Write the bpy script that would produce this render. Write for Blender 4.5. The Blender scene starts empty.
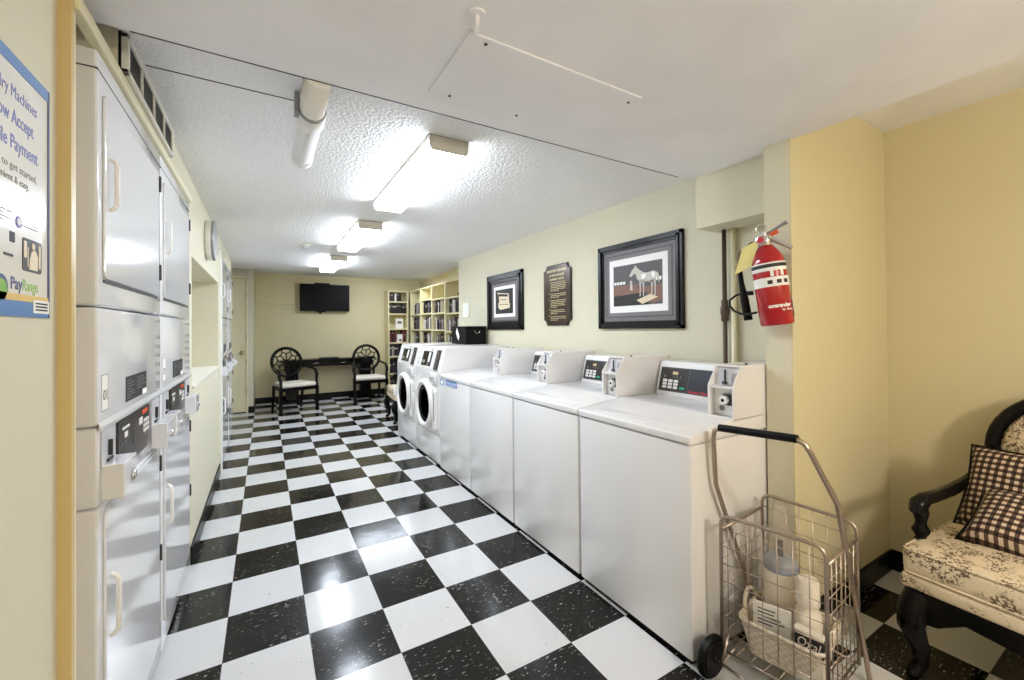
import bpy, bmesh, math, random
from mathutils import Vector, Matrix
S = bpy.context.scene
COL = S.collection
PI = math.pi
R = random.Random(7)

# ------------------------------------------------------------------ materials
def new_mat(name):
    m = bpy.data.materials.new(name); m.use_nodes = True
    nt = m.node_tree; b = nt.nodes['Principled BSDF']
    return m, nt, b
def srgb(r, g, b):
    f = lambda v: (v/255/12.92 if v/255 <= .04045 else ((v/255+.055)/1.055)**2.4)
    return (f(r), f(g), f(b), 1)
def mat(name, col, rough=.5, metal=0, coat=0, bump=0, bscale=60, emit=None, spec=.5, trans=0, alpha=1):
    m, nt, b = new_mat(name)
    b.inputs['Base Color'].default_value = col
    b.inputs['Roughness'].default_value = rough
    b.inputs['Metallic'].default_value = metal
    b.inputs['Coat Weight'].default_value = coat
    b.inputs['Coat Roughness'].default_value = .06
    b.inputs['Specular IOR Level'].default_value = spec
    b.inputs['Transmission Weight'].default_value = trans
    b.inputs['Alpha'].default_value = alpha
    if emit:
        b.inputs['Emission Color'].default_value = emit[0]
        b.inputs['Emission Strength'].default_value = emit[1]
    tc = nt.nodes.new('ShaderNodeTexCoord')
    n = nt.nodes.new('ShaderNodeTexNoise'); n.inputs['Scale'].default_value = bscale
    nt.links.new(tc.outputs['Object'], n.inputs['Vector'])
    if bump:
        bp = nt.nodes.new('ShaderNodeBump'); bp.inputs['Strength'].default_value = bump; bp.inputs['Distance'].default_value = .004
        nt.links.new(n.outputs['Fac'], bp.inputs['Height']); nt.links.new(bp.outputs['Normal'], b.inputs['Normal'])
    else:   # faint roughness variation
        mr = nt.nodes.new('ShaderNodeMapRange'); mr.inputs['To Min'].default_value = max(0, rough-.02); mr.inputs['To Max'].default_value = rough+.02
        nt.links.new(n.outputs['Fac'], mr.inputs['Value']); nt.links.new(mr.outputs['Result'], b.inputs['Roughness'])
    return m

class N:
    """tiny node helper"""
    def __init__(s, nt): s.nt = nt
    def __call__(s, kind, **kw):
        n = s.nt.nodes.new('ShaderNode'+kind)
        for k, v in kw.items():
            if k.startswith('i_'):
                n.inputs[k[2:].replace('_', ' ')].default_value = v
            else: setattr(n, k, v)
        return n
    def m(s, op, a, b=None):
        n = s.nt.nodes.new('ShaderNodeMath'); n.operation = op
        for i, v in enumerate((a, b)):
            if v is None: continue
            if isinstance(v, (int, float)): n.inputs[i].default_value = v
            else: s.nt.links.new(v, n.inputs[i])
        return n.outputs[0]
    def mix(s, fac, a, b):
        n = s.nt.nodes.new('ShaderNodeMix'); n.data_type = 'RGBA'
        for sock, v in ((n.inputs[0], fac), (n.inputs[6], a), (n.inputs[7], b)):
            if isinstance(v, (int, float, tuple)): sock.default_value = v
            else: s.nt.links.new(v, sock)
        return n.outputs[2]
    def ramp(s, v, lo, hi):
        n = s.nt.nodes.new('ShaderNodeMapRange'); n.inputs['From Min'].default_value = lo; n.inputs['From Max'].default_value = hi
        s.nt.links.new(v, n.inputs['Value']); return n.outputs['Result']

T = .3048; GX = -.48853*T; GY = 10.4756*T
def floor_material():
    m, nt, b = new_mat('checker_vinyl'); n = N(nt); L = nt.links.new
    geo = n('NewGeometry'); sep = n('SeparateXYZ'); L(geo.outputs['Position'], sep.inputs[0])
    u = n.m('DIVIDE', n.m('SUBTRACT', sep.outputs[0], GX), T)
    v = n.m('DIVIDE', n.m('SUBTRACT', sep.outputs[1], GY), T)
    fu, fv = n.m('FLOOR', u), n.m('FLOOR', v)
    par = n.m('FLOORED_MODULO', n.m('ADD', fu, fv), 2.0)          # 0 = black
    cell = n('CombineXYZ'); L(fu, cell.inputs[0]); L(fv, cell.inputs[1])
    wn = n('TexWhiteNoise'); wn.noise_dimensions = '3D'; L(cell.outputs[0], wn.inputs['Vector'])
    # flecks: stretched noise whose direction differs from tile to tile
    rot = n('VectorRotate'); rot.rotation_type = 'Z_AXIS'; L(geo.outputs['Position'], rot.inputs['Vector'])
    L(n.m('MULTIPLY', par, 1.2), rot.inputs['Angle'])
    mp = n('Mapping'); mp.inputs['Scale'].default_value = (42, 120, 1); L(rot.outputs[0], mp.inputs['Vector'])
    nz = n('TexNoise'); nz.inputs['Scale'].default_value = 1; nz.inputs['Detail'].default_value = 2.5; L(mp.outputs[0], nz.inputs['Vector'])
    n2 = n('TexNoise'); n2.inputs['Scale'].default_value = 7; L(geo.outputs['Position'], n2.inputs['Vector'])
    fle = n.ramp(n.m('ADD', nz.outputs['Fac'], n.m('MULTIPLY', n.m('SUBTRACT', n2.outputs['Fac'], .5), .25)), .65, .71)
    vo = n('TexNoise'); vo.inputs['Scale'].default_value = 55; vo.inputs['Detail'].default_value = 1; L(geo.outputs['Position'], vo.inputs['Vector'])
    spk = n.ramp(vo.outputs['Fac'], .74, .78)
    blk = n.mix(wn.outputs['Value'], (.0070, .0064, .0056, 1), (.0125, .0115, .0100, 1))
    black = n.mix(fle, blk, (.36, .35, .33, 1))
    wht = n.mix(wn.outputs['Value'], srgb(199, 199, 199), srgb(208, 208, 208))
    n3 = n('TexNoise'); n3.inputs['Scale'].default_value = 3.5; n3.inputs['Detail'].default_value = 5; L(geo.outputs['Position'], n3.inputs['Vector'])
    wht2 = n.mix(n.m('MULTIPLY', n.ramp(n3.outputs['Fac'], .5, .8), .35), wht, srgb(196, 193, 186))
    white = n.mix(n.m('MULTIPLY', spk, .6), wht2, (.12, .115, .11, 1))
    base = n.mix(par, black, white)
    # thin dark joint between the tiles
    du = n.m('ABSOLUTE', n.m('SUBTRACT', n.m('FRACT', u), .5)); dv = n.m('ABSOLUTE', n.m('SUBTRACT', n.m('FRACT', v), .5))
    j = n.m('GREATER_THAN', n.m('MAXIMUM', du, dv), .4965)
    base = n.mix(n.m('MULTIPLY', j, .55), base, (.05, .048, .045, 1))
    L(base, b.inputs['Base Color'])
    L(n.m('ADD', .10, n.m('MULTIPLY', n3.outputs['Fac'], .08)), b.inputs['Roughness'])
    b.inputs['Specular IOR Level'].default_value = .27
    bp = n('Bump'); bp.inputs['Strength'].default_value = .12; bp.inputs['Distance'].default_value = .01
    n4 = n('TexNoise'); n4.inputs['Scale'].default_value = 5; n4.inputs['Detail'].default_value = 2; L(geo.outputs['Position'], n4.inputs['Vector'])
    L(n4.outputs['Fac'], bp.inputs['Height']); L(bp.outputs[0], b.inputs['Normal'])
    return m
def popcorn_material():
    m, nt, b = new_mat('popcorn_ceiling'); n = N(nt); L = nt.links.new
    geo = n('NewGeometry')
    a = n('TexNoise'); a.inputs['Scale'].default_value = 55; a.inputs['Detail'].default_value = 3; L(geo.outputs['Position'], a.inputs['Vector'])
    c = n('TexVoronoi'); c.inputs['Scale'].default_value = 75; L(geo.outputs['Position'], c.inputs['Vector'])
    h = n.m('SUBTRACT', a.outputs['Fac'], n.m('MULTIPLY', c.outputs['Distance'], .5))
    big = n('TexNoise'); big.inputs['Scale'].default_value = 1.1; big.inputs['Detail'].default_value = 3; L(geo.outputs['Position'], big.inputs['Vector'])
    bp = n('Bump'); bp.inputs['Distance'].default_value = .014
    L(n.m('ADD', .25, n.m('MULTIPLY', n.ramp(big.outputs['Fac'], .4, .7), .55)), bp.inputs['Strength'])
    L(h, bp.inputs['Height']); L(bp.outputs[0], b.inputs['Normal'])
    L(n.mix(n.ramp(big.outputs['Fac'], .35, .8), srgb(238, 237, 235), srgb(243, 242, 241)), b.inputs['Base Color'])
    b.inputs['Roughness'].default_value = .75
    return m
def plaster_material(name, c1, c2, bump=.12, scale=2.2, rough=.75, fine=35):
    m, nt, b = new_mat(name); n = N(nt); L = nt.links.new
    geo = n('NewGeometry')
    a = n('TexNoise'); a.inputs['Scale'].default_value = scale; a.inputs['Detail'].default_value = 6; L(geo.outputs['Position'], a.inputs['Vector'])
    f = n('TexNoise'); f.inputs['Scale'].default_value = fine; f.inputs['Detail'].default_value = 4; L(geo.outputs['Position'], f.inputs['Vector'])
    L(n.mix(n.ramp(a.outputs['Fac'], .35, .75), c1, c2), b.inputs['Base Color'])
    bp = n('Bump'); bp.inputs['Strength'].default_value = bump; bp.inputs['Distance'].default_value = .006
    L(n.m('ADD', n.m('MULTIPLY', a.outputs['Fac'], 2.0), n.m('MULTIPLY', f.outputs['Fac'], .35)), bp.inputs['Height']); L(bp.outputs[0], b.inputs['Normal'])
    b.inputs['Roughness'].default_value = rough
    return m
def gingham_material():
    m, nt, b = new_mat('gingham_cloth'); n = N(nt); L = nt.links.new
    tc = n('TexCoord'); sep = n('SeparateXYZ'); L(tc.outputs['Object'], sep.inputs[0])
    s1 = n.m('GREATER_THAN', n.m('FRACT', n.m('DIVIDE', sep.outputs[0], .024)), .5)
    s2 = n.m('GREATER_THAN', n.m('FRACT', n.m('DIVIDE', sep.outputs[1], .024)), .5)
    k = n.m('MULTIPLY', n.m('ADD', s1, s2), .5)
    c = n.mix(n.ramp(k, 0, .5), srgb(214, 196, 170), srgb(92, 66, 52))
    c = n.mix(n.ramp(k, .5, 1), c, srgb(26, 17, 14))
    L(c, b.inputs['Base Color']); b.inputs['Roughness'].default_value = .85
    w = n('TexNoise'); w.inputs['Scale'].default_value = 400; L(tc.outputs['Object'], w.inputs['Vector'])
    bp = n('Bump'); bp.inputs['Strength'].default_value = .2; bp.inputs['Distance'].default_value = .002; L(w.outputs['Fac'], bp.inputs['Height']); L(bp.outputs[0], b.inputs['Normal'])
    return m
def toile_material(name, base, ink, ink2):
    m, nt, b = new_mat(name); n = N(nt); L = nt.links.new
    tc = n('TexCoord')
    big = n('TexNoise'); big.inputs['Scale'].default_value = 12; big.inputs['Detail'].default_value = 1; L(tc.outputs['Object'], big.inputs['Vector'])
    fine = n('TexNoise'); fine.inputs['Scale'].default_value = 70; fine.inputs['Detail'].default_value = 4; fine.inputs['Distortion'].default_value = 1.4; L(tc.outputs['Object'], fine.inputs['Vector'])
    vor = n('TexVoronoi'); vor.inputs['Scale'].default_value = 120; vor.feature = 'F1'; L(tc.outputs['Object'], vor.inputs['Vector'])
    area = n.ramp(big.outputs['Fac'], .42, .52)
    leaf = n.ramp(n.m('SUBTRACT', fine.outputs['Fac'], n.m('MULTIPLY', vor.outputs['Distance'], .18)), .40, .46)
    sprig = n.ramp(fine.outputs['Fac'], .64, .67)
    f = n.m('MAXIMUM', n.m('MULTIPLY', area, leaf), n.m('MULTIPLY', sprig, .8))
    c = n.mix(f, base, n.mix(fine.outputs['Fac'], ink, ink2))
    L(c, b.inputs['Base Color']); b.inputs['Roughness'].default_value = .85
    return m
def weave_material():
    m, nt, b = new_mat('white_weave'); n = N(nt); L = nt.links.new
    tc = n('TexCoord'); mp = n('Mapping'); mp.inputs['Scale'].default_value = (1, 1, 1); L(tc.outputs['Object'], mp.inputs[0])
    ck = n('TexChecker'); ck.inputs['Scale'].default_value = 75; L(mp.outputs[0], ck.inputs['Vector'])
    ck.inputs['Color1'].default_value = srgb(226, 214, 196); ck.inputs['Color2'].default_value = srgb(206, 192, 172)
    L(ck.outputs['Color'], b.inputs['Base Color'])
    bp = n('Bump'); bp.inputs['Strength'].default_value = .6; bp.inputs['Distance'].default_value = .006; L(ck.outputs['Fac'], bp.inputs['Height']); L(bp.outputs[0], b.inputs['Normal'])
    b.inputs['Roughness'].default_value = .6
    return m

M = {}
M['floor'] = floor_material()
M['popcorn'] = popcorn_material()
M['soffit'] = plaster_material('painted_soffit', srgb(234, 233, 236), srgb(244, 243, 246), .35, 3.0)
WALLC = (srgb(212, 207, 183), srgb(215, 210, 187))
M['wall'] = plaster_material('cream_wall', *WALLC, .05, 1.5)
M['wally'] = plaster_material('yellow_wall', srgb(211, 200, 161), srgb(215, 204, 167), .05, 1.5)
M['jamb'] = plaster_material('shaded_jamb_ochre', srgb(206, 182, 124), srgb(210, 187, 130), .03, 1.5, .35)  # darker ochre puts the warm shade on the jamb face into its colour
M['cream'] = mat('cream_paint', srgb(231, 224, 190), .35)
M['trimw'] = mat('white_trim', srgb(234, 232, 222), .4)
M['baseb'] = mat('black_rubber_base', (.004, .004, .004, 1), .3, spec=.2)
M['enamel'] = mat('white_enamel', srgb(228, 228, 230), .12, coat=.5)
M['enamel2'] = mat('washer_enamel', srgb(230, 228, 227), .22, coat=.3)
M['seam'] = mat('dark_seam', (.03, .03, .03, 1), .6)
M['black'] = mat('black_plastic', (.005, .005, .005, 1), .4, spec=.14)
M['gloss'] = mat('black_gloss', (.006, .006, .007, 1), .08)
M['panel'] = mat('slate_panel', srgb(47, 51, 62), .3)
M['panel2'] = mat('graphite_panel', srgb(48, 44, 44), .3)
M['gray'] = mat('gray_metal', srgb(150, 150, 150), .35, .6)
M['lgray'] = mat('light_gray', srgb(196, 196, 200), .35)
M['chrome'] = mat('chrome', srgb(220, 218, 214), .15, 1)
M['nickel'] = mat('worn_nickel_wire', srgb(176, 160, 146), .32, .85)
M['whitep'] = mat('white_plastic', srgb(236, 234, 230), .35)
M['red'] = mat('red_paint', srgb(168, 10, 20), .18, coat=.5)
M['redt'] = mat('red_print', srgb(200, 40, 50), .5)
M['orange'] = mat('orange_seal', srgb(226, 84, 40), .5)
M['tag'] = mat('yellow_tag', srgb(226, 214, 140), .6)
M['paper'] = mat('paper', srgb(238, 236, 230), .6)
M['laminate'] = mat('laminated_paper', srgb(238, 236, 230), .12, coat=.6)
M['ink'] = mat('black_ink', (.012, .012, .013, 1), .6)
M['inkg'] = mat('gray_ink', srgb(120, 118, 112), .6)
M['blue'] = mat('poster_blue', srgb(84, 128, 186), .4)
M['navy'] = mat('navy_print', srgb(96, 104, 170), .5)
M['lilac'] = mat('logo_navy', srgb(62, 74, 120), .5)
M['green'] = mat('logo_green', srgb(122, 178, 52), .5)
M['teal'] = mat('green_key', srgb(30, 170, 130), .4)
M['gold'] = mat('gold_band', srgb(224, 190, 110), .4)
M['goldt'] = mat('gold_letters', srgb(206, 190, 146), .35, .2)
M['plaque'] = mat('bronze_plaque', srgb(70, 56, 44), .22, .35)
M['plaquee'] = mat('bronze_edge', srgb(40, 32, 26), .3, .3)
M['fblack'] = mat('black_lacquer', (.004, .0036, .0032, 1), .22, coat=.04, spec=.16)
M['frameb'] = mat('black_picture_frame', (.006, .006, .006, 1), .32, spec=.35)
M['seatw'] = mat('white_seat_cloth', srgb(226, 218, 204), .8, bump=.15, bscale=300)
M['matg'] = mat('gray_mat_board', srgb(120, 114, 116), .55)
M['matg2'] = mat('dark_gray_mat', srgb(92, 86, 86), .55)
M['matw'] = mat('white_mat_board', srgb(240, 238, 236), .6)
M['phd'] = mat('photo_dark', srgb(30, 28, 26), .5)
M['phgray'] = mat('photo_gray', srgb(86, 82, 84), .5)
M['phbrown'] = mat('photo_brown', srgb(126, 92, 76), .5)
M['phlight'] = mat('photo_cream', srgb(222, 206, 176), .5)
M['phhorse'] = mat('photo_silver', srgb(196, 190, 180), .5)
M['glass'] = mat('door_glass', (.006, .006, .007, 1), .06, spec=.12)
M['brownpipe'] = mat('old_pipe', srgb(92, 74, 60), .5, .3)
M['bottle'] = mat('white_bottle', srgb(238, 228, 212), .35)
M['bluelid'] = mat('blue_gray_lid', srgb(150, 158, 172), .35)
M['clearhood'] = mat('clear_plastic_hood', srgb(226, 214, 200), .2, alpha=.22)
M['gingham'] = gingham_material()
M['toile'] = toile_material('toile_cloth', srgb(218, 200, 168), srgb(58, 46, 38), srgb(128, 104, 78))
M['weave'] = weave_material()
M['brass'] = mat('brass', srgb(196, 172, 120), .3, 1)
M['shelfc'] = mat('cream_shelf', srgb(226, 216, 172), .45)
M['lens'] = mat('lit_lens', srgb(250, 248, 238), .4, emit=((.80, .88, 1, 1), 37))
M['warm'] = mat('warm_lit_glass', srgb(250, 240, 220), .4, emit=((1, .92, .82, 1), 98))
M['fixture'] = mat('fixture_white', srgb(208, 204, 190), .45)
M['pvc'] = mat('painted_pipe', srgb(228, 226, 220), .4)
M['screen'] = mat('tv_screen', (.003, .003, .003, 1), .45, spec=.12)
M['stick'] = mat('blue_sticker', srgb(86, 130, 196), .45)

# ------------------------------------------------------------------ mesh building
class MB:
    def __init__(s): s.bm = bmesh.new(); s.mats = []; s.mi = 0
    def use(s, m):
        if m not in s.mats: s.mats.append(m)
        s.mi = s.mats.index(m); return s
    def _set(s, faces):
        for f in faces: f.material_index = s.mi
    def _join(s, t, M4=None):
        if M4 is not None: bmesh.ops.transform(t, matrix=M4, verts=t.verts)
        vm = {v: s.bm.verts.new(v.co) for v in t.verts}
        for f in t.faces:
            try:
                nf = s.bm.faces.new([vm[v] for v in f.verts]); nf.material_index = s.mi; nf.smooth = f.smooth
            except ValueError: pass
        t.free(); return s
    def box(s, x0, x1, y0, y1, z0, z1, bev=0, seg=2, M4=None):
        t = bmesh.new(); bmesh.ops.create_cube(t, size=1)
        for v in t.verts:
            v.co = Vector((x0+(v.co.x+.5)*(x1-x0), y0+(v.co.y+.5)*(y1-y0), z0+(v.co.z+.5)*(z1-z0)))
        if bev: bmesh.ops.bevel(t, geom=t.edges[:], offset=bev, segments=seg, affect='EDGES', profile=.5)
        return s._join(t, M4)
    def prism(s, pts, axis, a0, a1, bev=0, seg=2, M4=None):
        """polygon pts (2-D) extruded along axis from a0 to a1; axis 'x': pts=(y,z); 'y': (x,z); 'z': (x,y)"""
        t = bmesh.new()
        def P(p, a): return {'x': (a, p[0], p[1]), 'y': (p[0], a, p[1]), 'z': (p[0], p[1], a)}[axis]
        A = [t.verts.new(P(p, a0)) for p in pts]; B = [t.verts.new(P(p, a1)) for p in pts]
        n = len(pts); t.faces.new(A); t.faces.new(B[::-1])
        for i in range(n): t.faces.new((A[i], B[i], B[(i+1) % n], A[(i+1) % n]))
        bmesh.ops.recalc_face_normals(t, faces=t.faces)
        if bev: bmesh.ops.bevel(t, geom=t.edges[:], offset=bev, segments=seg, affect='EDGES', profile=.5)
        return s._join(t, M4)
    def tube(s, pts, r, seg=10, closed=False, caps=True):
        pts = [Vector(p) for p in pts]; n = len(pts)
        rad = r if isinstance(r, (list, tuple)) else [r]*n
        t = bmesh.new(); rings = []
        up = None
        for i, p in enumerate(pts):
            if closed: d = (pts[(i+1) % n]-pts[i-1]).normalized()
            else: d = (pts[min(i+1, n-1)]-pts[max(i-1, 0)]).normalized()
            if up is None:
                up = Vector((0, 0, 1)) if abs(d.z) < .9 else Vector((1, 0, 0))
            a = d.cross(up).normalized(); up = a.cross(d).normalized()
            rings.append([t.verts.new(p+rad[i]*(math.cos(2*PI*k/seg)*a+math.sin(2*PI*k/seg)*up)) for k in range(seg)])
        for i in range(n if closed else n-1):
            A, B = rings[i], rings[(i+1) % n]
            for k in range(seg):
                f = t.faces.new((A[k], A[(k+1) % seg], B[(k+1) % seg], B[k])); f.smooth = True
        if caps and not closed: t.faces.new(rings[0]); t.faces.new(rings[-1][::-1])
        bmesh.ops.recalc_face_normals(t, faces=t.faces)
        return s._join(t)
    def lathe(s, prof, seg=28, M4=None, sx=1, sy=1, smooth=True):
        """prof: list of (r, z) about the z axis"""
        t = bmesh.new(); rings = []
        for r, z in prof:
            if r < 1e-6: rings.append([t.verts.new((0, 0, z))])
            else: rings.append([t.verts.new((r*sx*math.cos(2*PI*k/seg), r*sy*math.sin(2*PI*k/seg), z)) for k in range(seg)])
        for A, B in zip(rings, rings[1:]):
            for k in range(seg):
                k2 = (k+1) % seg
                if len(A) == 1 and len(B) == 1: continue
                if len(A) == 1: f = t.faces.new((A[0], B[k], B[k2]))
                elif len(B) == 1: f = t.faces.new((A[k], B[0], A[k2]))
                else: f = t.faces.new((A[k], B[k], B[k2], A[k2]))
                f.smooth = smooth
        if len(rings[0]) > 1: t.faces.new(rings[0])
        if len(rings[-1]) > 1: t.faces.new(rings[-1][::-1])
        bmesh.ops.recalc_face_normals(t, faces=t.faces)
        return s._join(t, M4)
    def ball(s, c, r, M4=None, seg=20):
        t = bmesh.new(); bmesh.ops.create_uvsphere(t, u_segments=seg, v_segments=seg//2, radius=1)
        rr = r if isinstance(r, (tuple, list)) else (r, r, r)
        for v in t.verts: v.co = Vector((v.co.x*rr[0]+c[0], v.co.y*rr[1]+c[1], v.co.z*rr[2]+c[2]))
        for f in t.faces: f.smooth = True
        return s._join(t, M4)
    def text(s, txt, size, org, right, up, ext=.0004, align='LEFT', width=None, bold=0, shear=0):
        c = bpy.data.curves.new('t', 'FONT'); c.body = txt; c.size = size; c.align_x = align; c.extrude = ext; c.offset = bold; c.shear = shear
        c.resolution_u = 2
        o = bpy.data.objects.new('t', c); COL.objects.link(o)
        dg = bpy.context.evaluated_depsgraph_get(); me = bpy.data.meshes.new_from_object(o.evaluated_get(dg))
        bpy.data.objects.remove(o); bpy.data.curves.remove(c)
        t = bmesh.new(); t.from_mesh(me); bpy.data.meshes.remove(me)
        r = Vector(right).normalized(); u = Vector(up).normalized(); nrm = r.cross(u)
        if width and t.verts:
            w = max(v.co.x for v in t.verts)-min(v.co.x for v in t.verts)
            if w > 0:
                for v in t.verts: v.co.x *= width/w
        M4 = Matrix.Translation(Vector(org)) @ Matrix((r, u, nrm)).transposed().to_4x4()
        return s._join(t, M4)
    def quad(s, org, right, up, w, h, d=.001):
        """thin slab w x h on a plane, thickness d along right x up, lower-left corner at org"""
        r = Vector(right).normalized(); u = Vector(up).normalized(); nrm = r.cross(u)
        M4 = Matrix.Translation(Vector(org)) @ Matrix((r, u, nrm)).transposed().to_4x4()
        return s.box(0, w, 0, h, 0, d, M4=M4)

def build(name, mb, m=None, parent=None, smooth=None):
    me = bpy.data.meshes.new(name)
    mb.bm.to_mesh(me); mb.bm.free()
    for mm in (mb.mats or [m or 'wall']): me.materials.append(M[mm])
    o = bpy.data.objects.new(name, me); COL.objects.link(o)
    if parent is not None: o.parent = parent
    if smooth:
        for p in me.polygons: p.use_smooth = True
        me.set_sharp_from_angle(angle=math.radians(smooth))
    return o
def tag(o, label, cat, group=None, kind=None):
    o['label'] = label; o['category'] = cat
    if group: o['group'] = group
    if kind: o['kind'] = kind
    return o
def thing(name, label, cat, loc=(0, 0, 0), rz=0, group=None):
    o = bpy.data.objects.new(name, None); COL.objects.link(o); o.empty_display_size = .1
    o.location = loc; o.rotation_euler = (0, 0, rz)
    return tag(o, label, cat, group)
def single(name, mb, m, label, cat, loc=(0, 0, 0), rz=0, group=None, smooth=None):
    o = build(name, mb, m, None, smooth); o.location = loc; o.rotation_euler = (0, 0, rz)
    return tag(o, label, cat, group)
def struct(name, mb, m, parent=None, smooth=None):
    o = build(name, mb, m, parent, smooth); o['kind'] = 'structure'; return o
def dup(root, loc, rz=None, label=None):
    r = root.copy(); COL.objects.link(r); r.location = loc
    if rz is not None: r.rotation_euler = (0, 0, rz)
    if label: r['label'] = label
    for ch in list(root.children):
        c = ch.copy(); COL.objects.link(c); c.parent = r
        for g in list(ch.children):
            d = g.copy(); COL.objects.link(d); d.parent = c
    return r
def rounded(x0, x1, y0, y1, r, n=5):
    pts = []
    for cx, cy, a in ((x1-r, y1-r, 0), (x0+r, y1-r, 90), (x0+r, y0+r, 180), (x1-r, y0+r, 270)):
        for k in range(n+1):
            t = math.radians(a+90*k/n); pts.append((cx+r*math.cos(t), cy+r*math.sin(t)))
    return pts
def arc(c, r, a0, a1, n, f):
    """n+1 points of an arc; f maps (u, v) to 3-D"""
    return [f(c[0]+r*math.cos(a0+(a1-a0)*k/n), c[1]+r*math.sin(a0+(a1-a0)*k/n)) for k in range(n+1)]

# ------------------------------------------------------------------ camera
f_px, yaw, pit, rol, X0, Y0 = 418.65, .53236, .008, -.008926, 512., 325.13
H = 4.2101*T
c, s_ = math.cos(yaw), math.sin(yaw)
right = Vector((c, -s_, 0)); fw = Vector((s_, c, 0)); up = Vector((0, 0, 1))
fw2 = math.cos(pit)*fw+math.sin(pit)*up; up2 = -math.sin(pit)*fw+math.cos(pit)*up
r3 = math.cos(rol)*right+math.sin(rol)*up2; u3 = -math.sin(rol)*right+math.cos(rol)*up2
cam = bpy.data.cameras.new('camera'); co = bpy.data.objects.new('camera', cam); COL.objects.link(co)
Mx = Matrix((r3, u3, -fw2)).transposed().to_4x4(); Mx.translation = Vector((0, 0, H)); co.matrix_world = Mx
cam.sensor_fit = 'HORIZONTAL'; cam.sensor_width = 36; cam.lens = f_px*36/1024
cam.shift_x = 0; cam.shift_y = -(340-Y0)/1024; cam.clip_start = .02
S.camera = co

# ------------------------------------------------------------------ room shell
WR = 2.13; ZC = 2.144; ZS = 2.065; YS = 1.432; YB = 8.6; YCOL = .904; XA = 2.84
struct('floor', MB().box(-1.3, 3.3, -2.6, 8.8, -.05, 0), 'floor')
struct('ceiling', MB().box(-1.3, 2.32, YS-.05, 6.85, ZC, ZC+.08), 'popcorn')
struct('ceiling_far', MB().box(-1.3, 3.0, 6.85, 8.8, 2.30, 2.36).box(2.13, 3.0, 4.9, 6.85, 2.30, 2.36), 'popcorn')
struct('ceiling_soffit', MB().box(-1.3, 1.905, -2.6, YS, ZS, ZS+.3).box(1.904, 2.3, YCOL+.03, YS, ZS, ZS+.3), 'soffit')
struct('ceiling_alcove', MB().box(1.90, 3.3, -2.6, YCOL+.1, 2.31, 2.38), 'soffit')
# right side: main wall, niche behind the first washer, overhead box, column, alcove
struct('wall_right', MB().box(WR, WR+.14, .95, 4.95, 0, ZC+.2), 'wall')

struct('wall_right_box', MB().box(1.955, WR-.0005, 1.005, 1.402, 1.797, ZS+.01, .003), 'wall')
struct('wall_right_column', MB().box(1.881, 2.2, YCOL+.006, 1.012, 0, ZS+.01), 'wall')
struct('wall_alcove_end', MB().box(1.8815, 3.2, YCOL, YCOL+.06, 0, 2.5), 'wally')
struct('wall_alcove', MB().box(XA, 3.0, -2.6, YCOL, 0, 2.5), 'wally')
struct('wall_right_far', MB().box(2.82, 2.95, 4.94, 8.8, 0, 2.4).box(WR+.03, 2.9, 4.86, 4.92, 0, 2.4), 'wally')
struct('wall_back', MB().box(-1.3, 3.0, YB, YB+.15, 0, 2.6), 'wally')
struct('wall_front', MB().box(-1.3, 3.3, -2.7, -2.6, 0, 2.6), 'wally')
# left side
struct('wall_left_near', MB().box(-.50, -.378, -2.6, 1.25, 0, ZS+.01), 'wall')
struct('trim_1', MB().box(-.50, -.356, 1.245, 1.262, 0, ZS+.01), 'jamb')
struct('trim_8', MB().box(-.372, -.3562, 1.2625, 1.2705, 0, 1.988, .001), 'cream')  # cream strip paints in the lit edge of the jamb
struct('trim_2', MB().box(-.372, -.346, 1.262, 2.88, 1.990, 2.022, .003), 'cream')
NX = -.36; YN0, YN1, ZN0, ZN1 = 2.97, 4.52, .962, 1.71
w = MB().box(NX-.12, NX, 2.885, YN0, 0, ZC+.02).box(NX-.12, NX, YN0, YN1, 0, ZN0).box(NX-.12, NX, YN0, YN1, ZN1, ZC+.02).box(NX-.12, NX, YN1, 4.66, 0, ZC+.02)
w.box(NX-.12, NX, 4.66, 6.2, 1.992, ZC+.02)
struct('wall_left', w, 'wall')
struct('wall_left_bulkhead', MB().box(-.62, -.358, 1.582, 2.885, 2.023, ZC+.02).box(-1.0, -.62, 1.2, 6.2, 1.995, ZC+.02), 'wall')
# pass-through niche lining
struct('wall_left_niche', MB().box(NX-.52, NX-.12, YN1, YN1+.05, ZN0, ZN1).box(NX-.52, NX-.12, YN0, YN1, ZN1, ZN1+.05).box(NX-.57, NX-.52, YN0, YN1+.05, ZN0-.05, ZN1+.05).box(NX-.52, NX-.12, YN0-.05, YN0, ZN0, ZN1), 'wall')
struct('trim_3', MB().box(NX-.52, NX+.012, YN0+.001, YN1-.001, ZN0+.0005, ZN0+.014, .004), 'trimw')
struct('trim_4', MB().box(NX-.10, NX+.016, 4.56, 4.70, 0, 2.03, .004), 'trimw')
struct('wall_left_rear', MB().box(-1.3, -1.2, 1.2, 8.7, 0, 2.5), 'wall')
struct('wall_left_end', MB().box(-1.3, -.50, 1.16, 1.262, 0, ZC).box(-1.2, -.50, 6.2, 6.26, 0, 2.3), 'wall')
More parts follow.
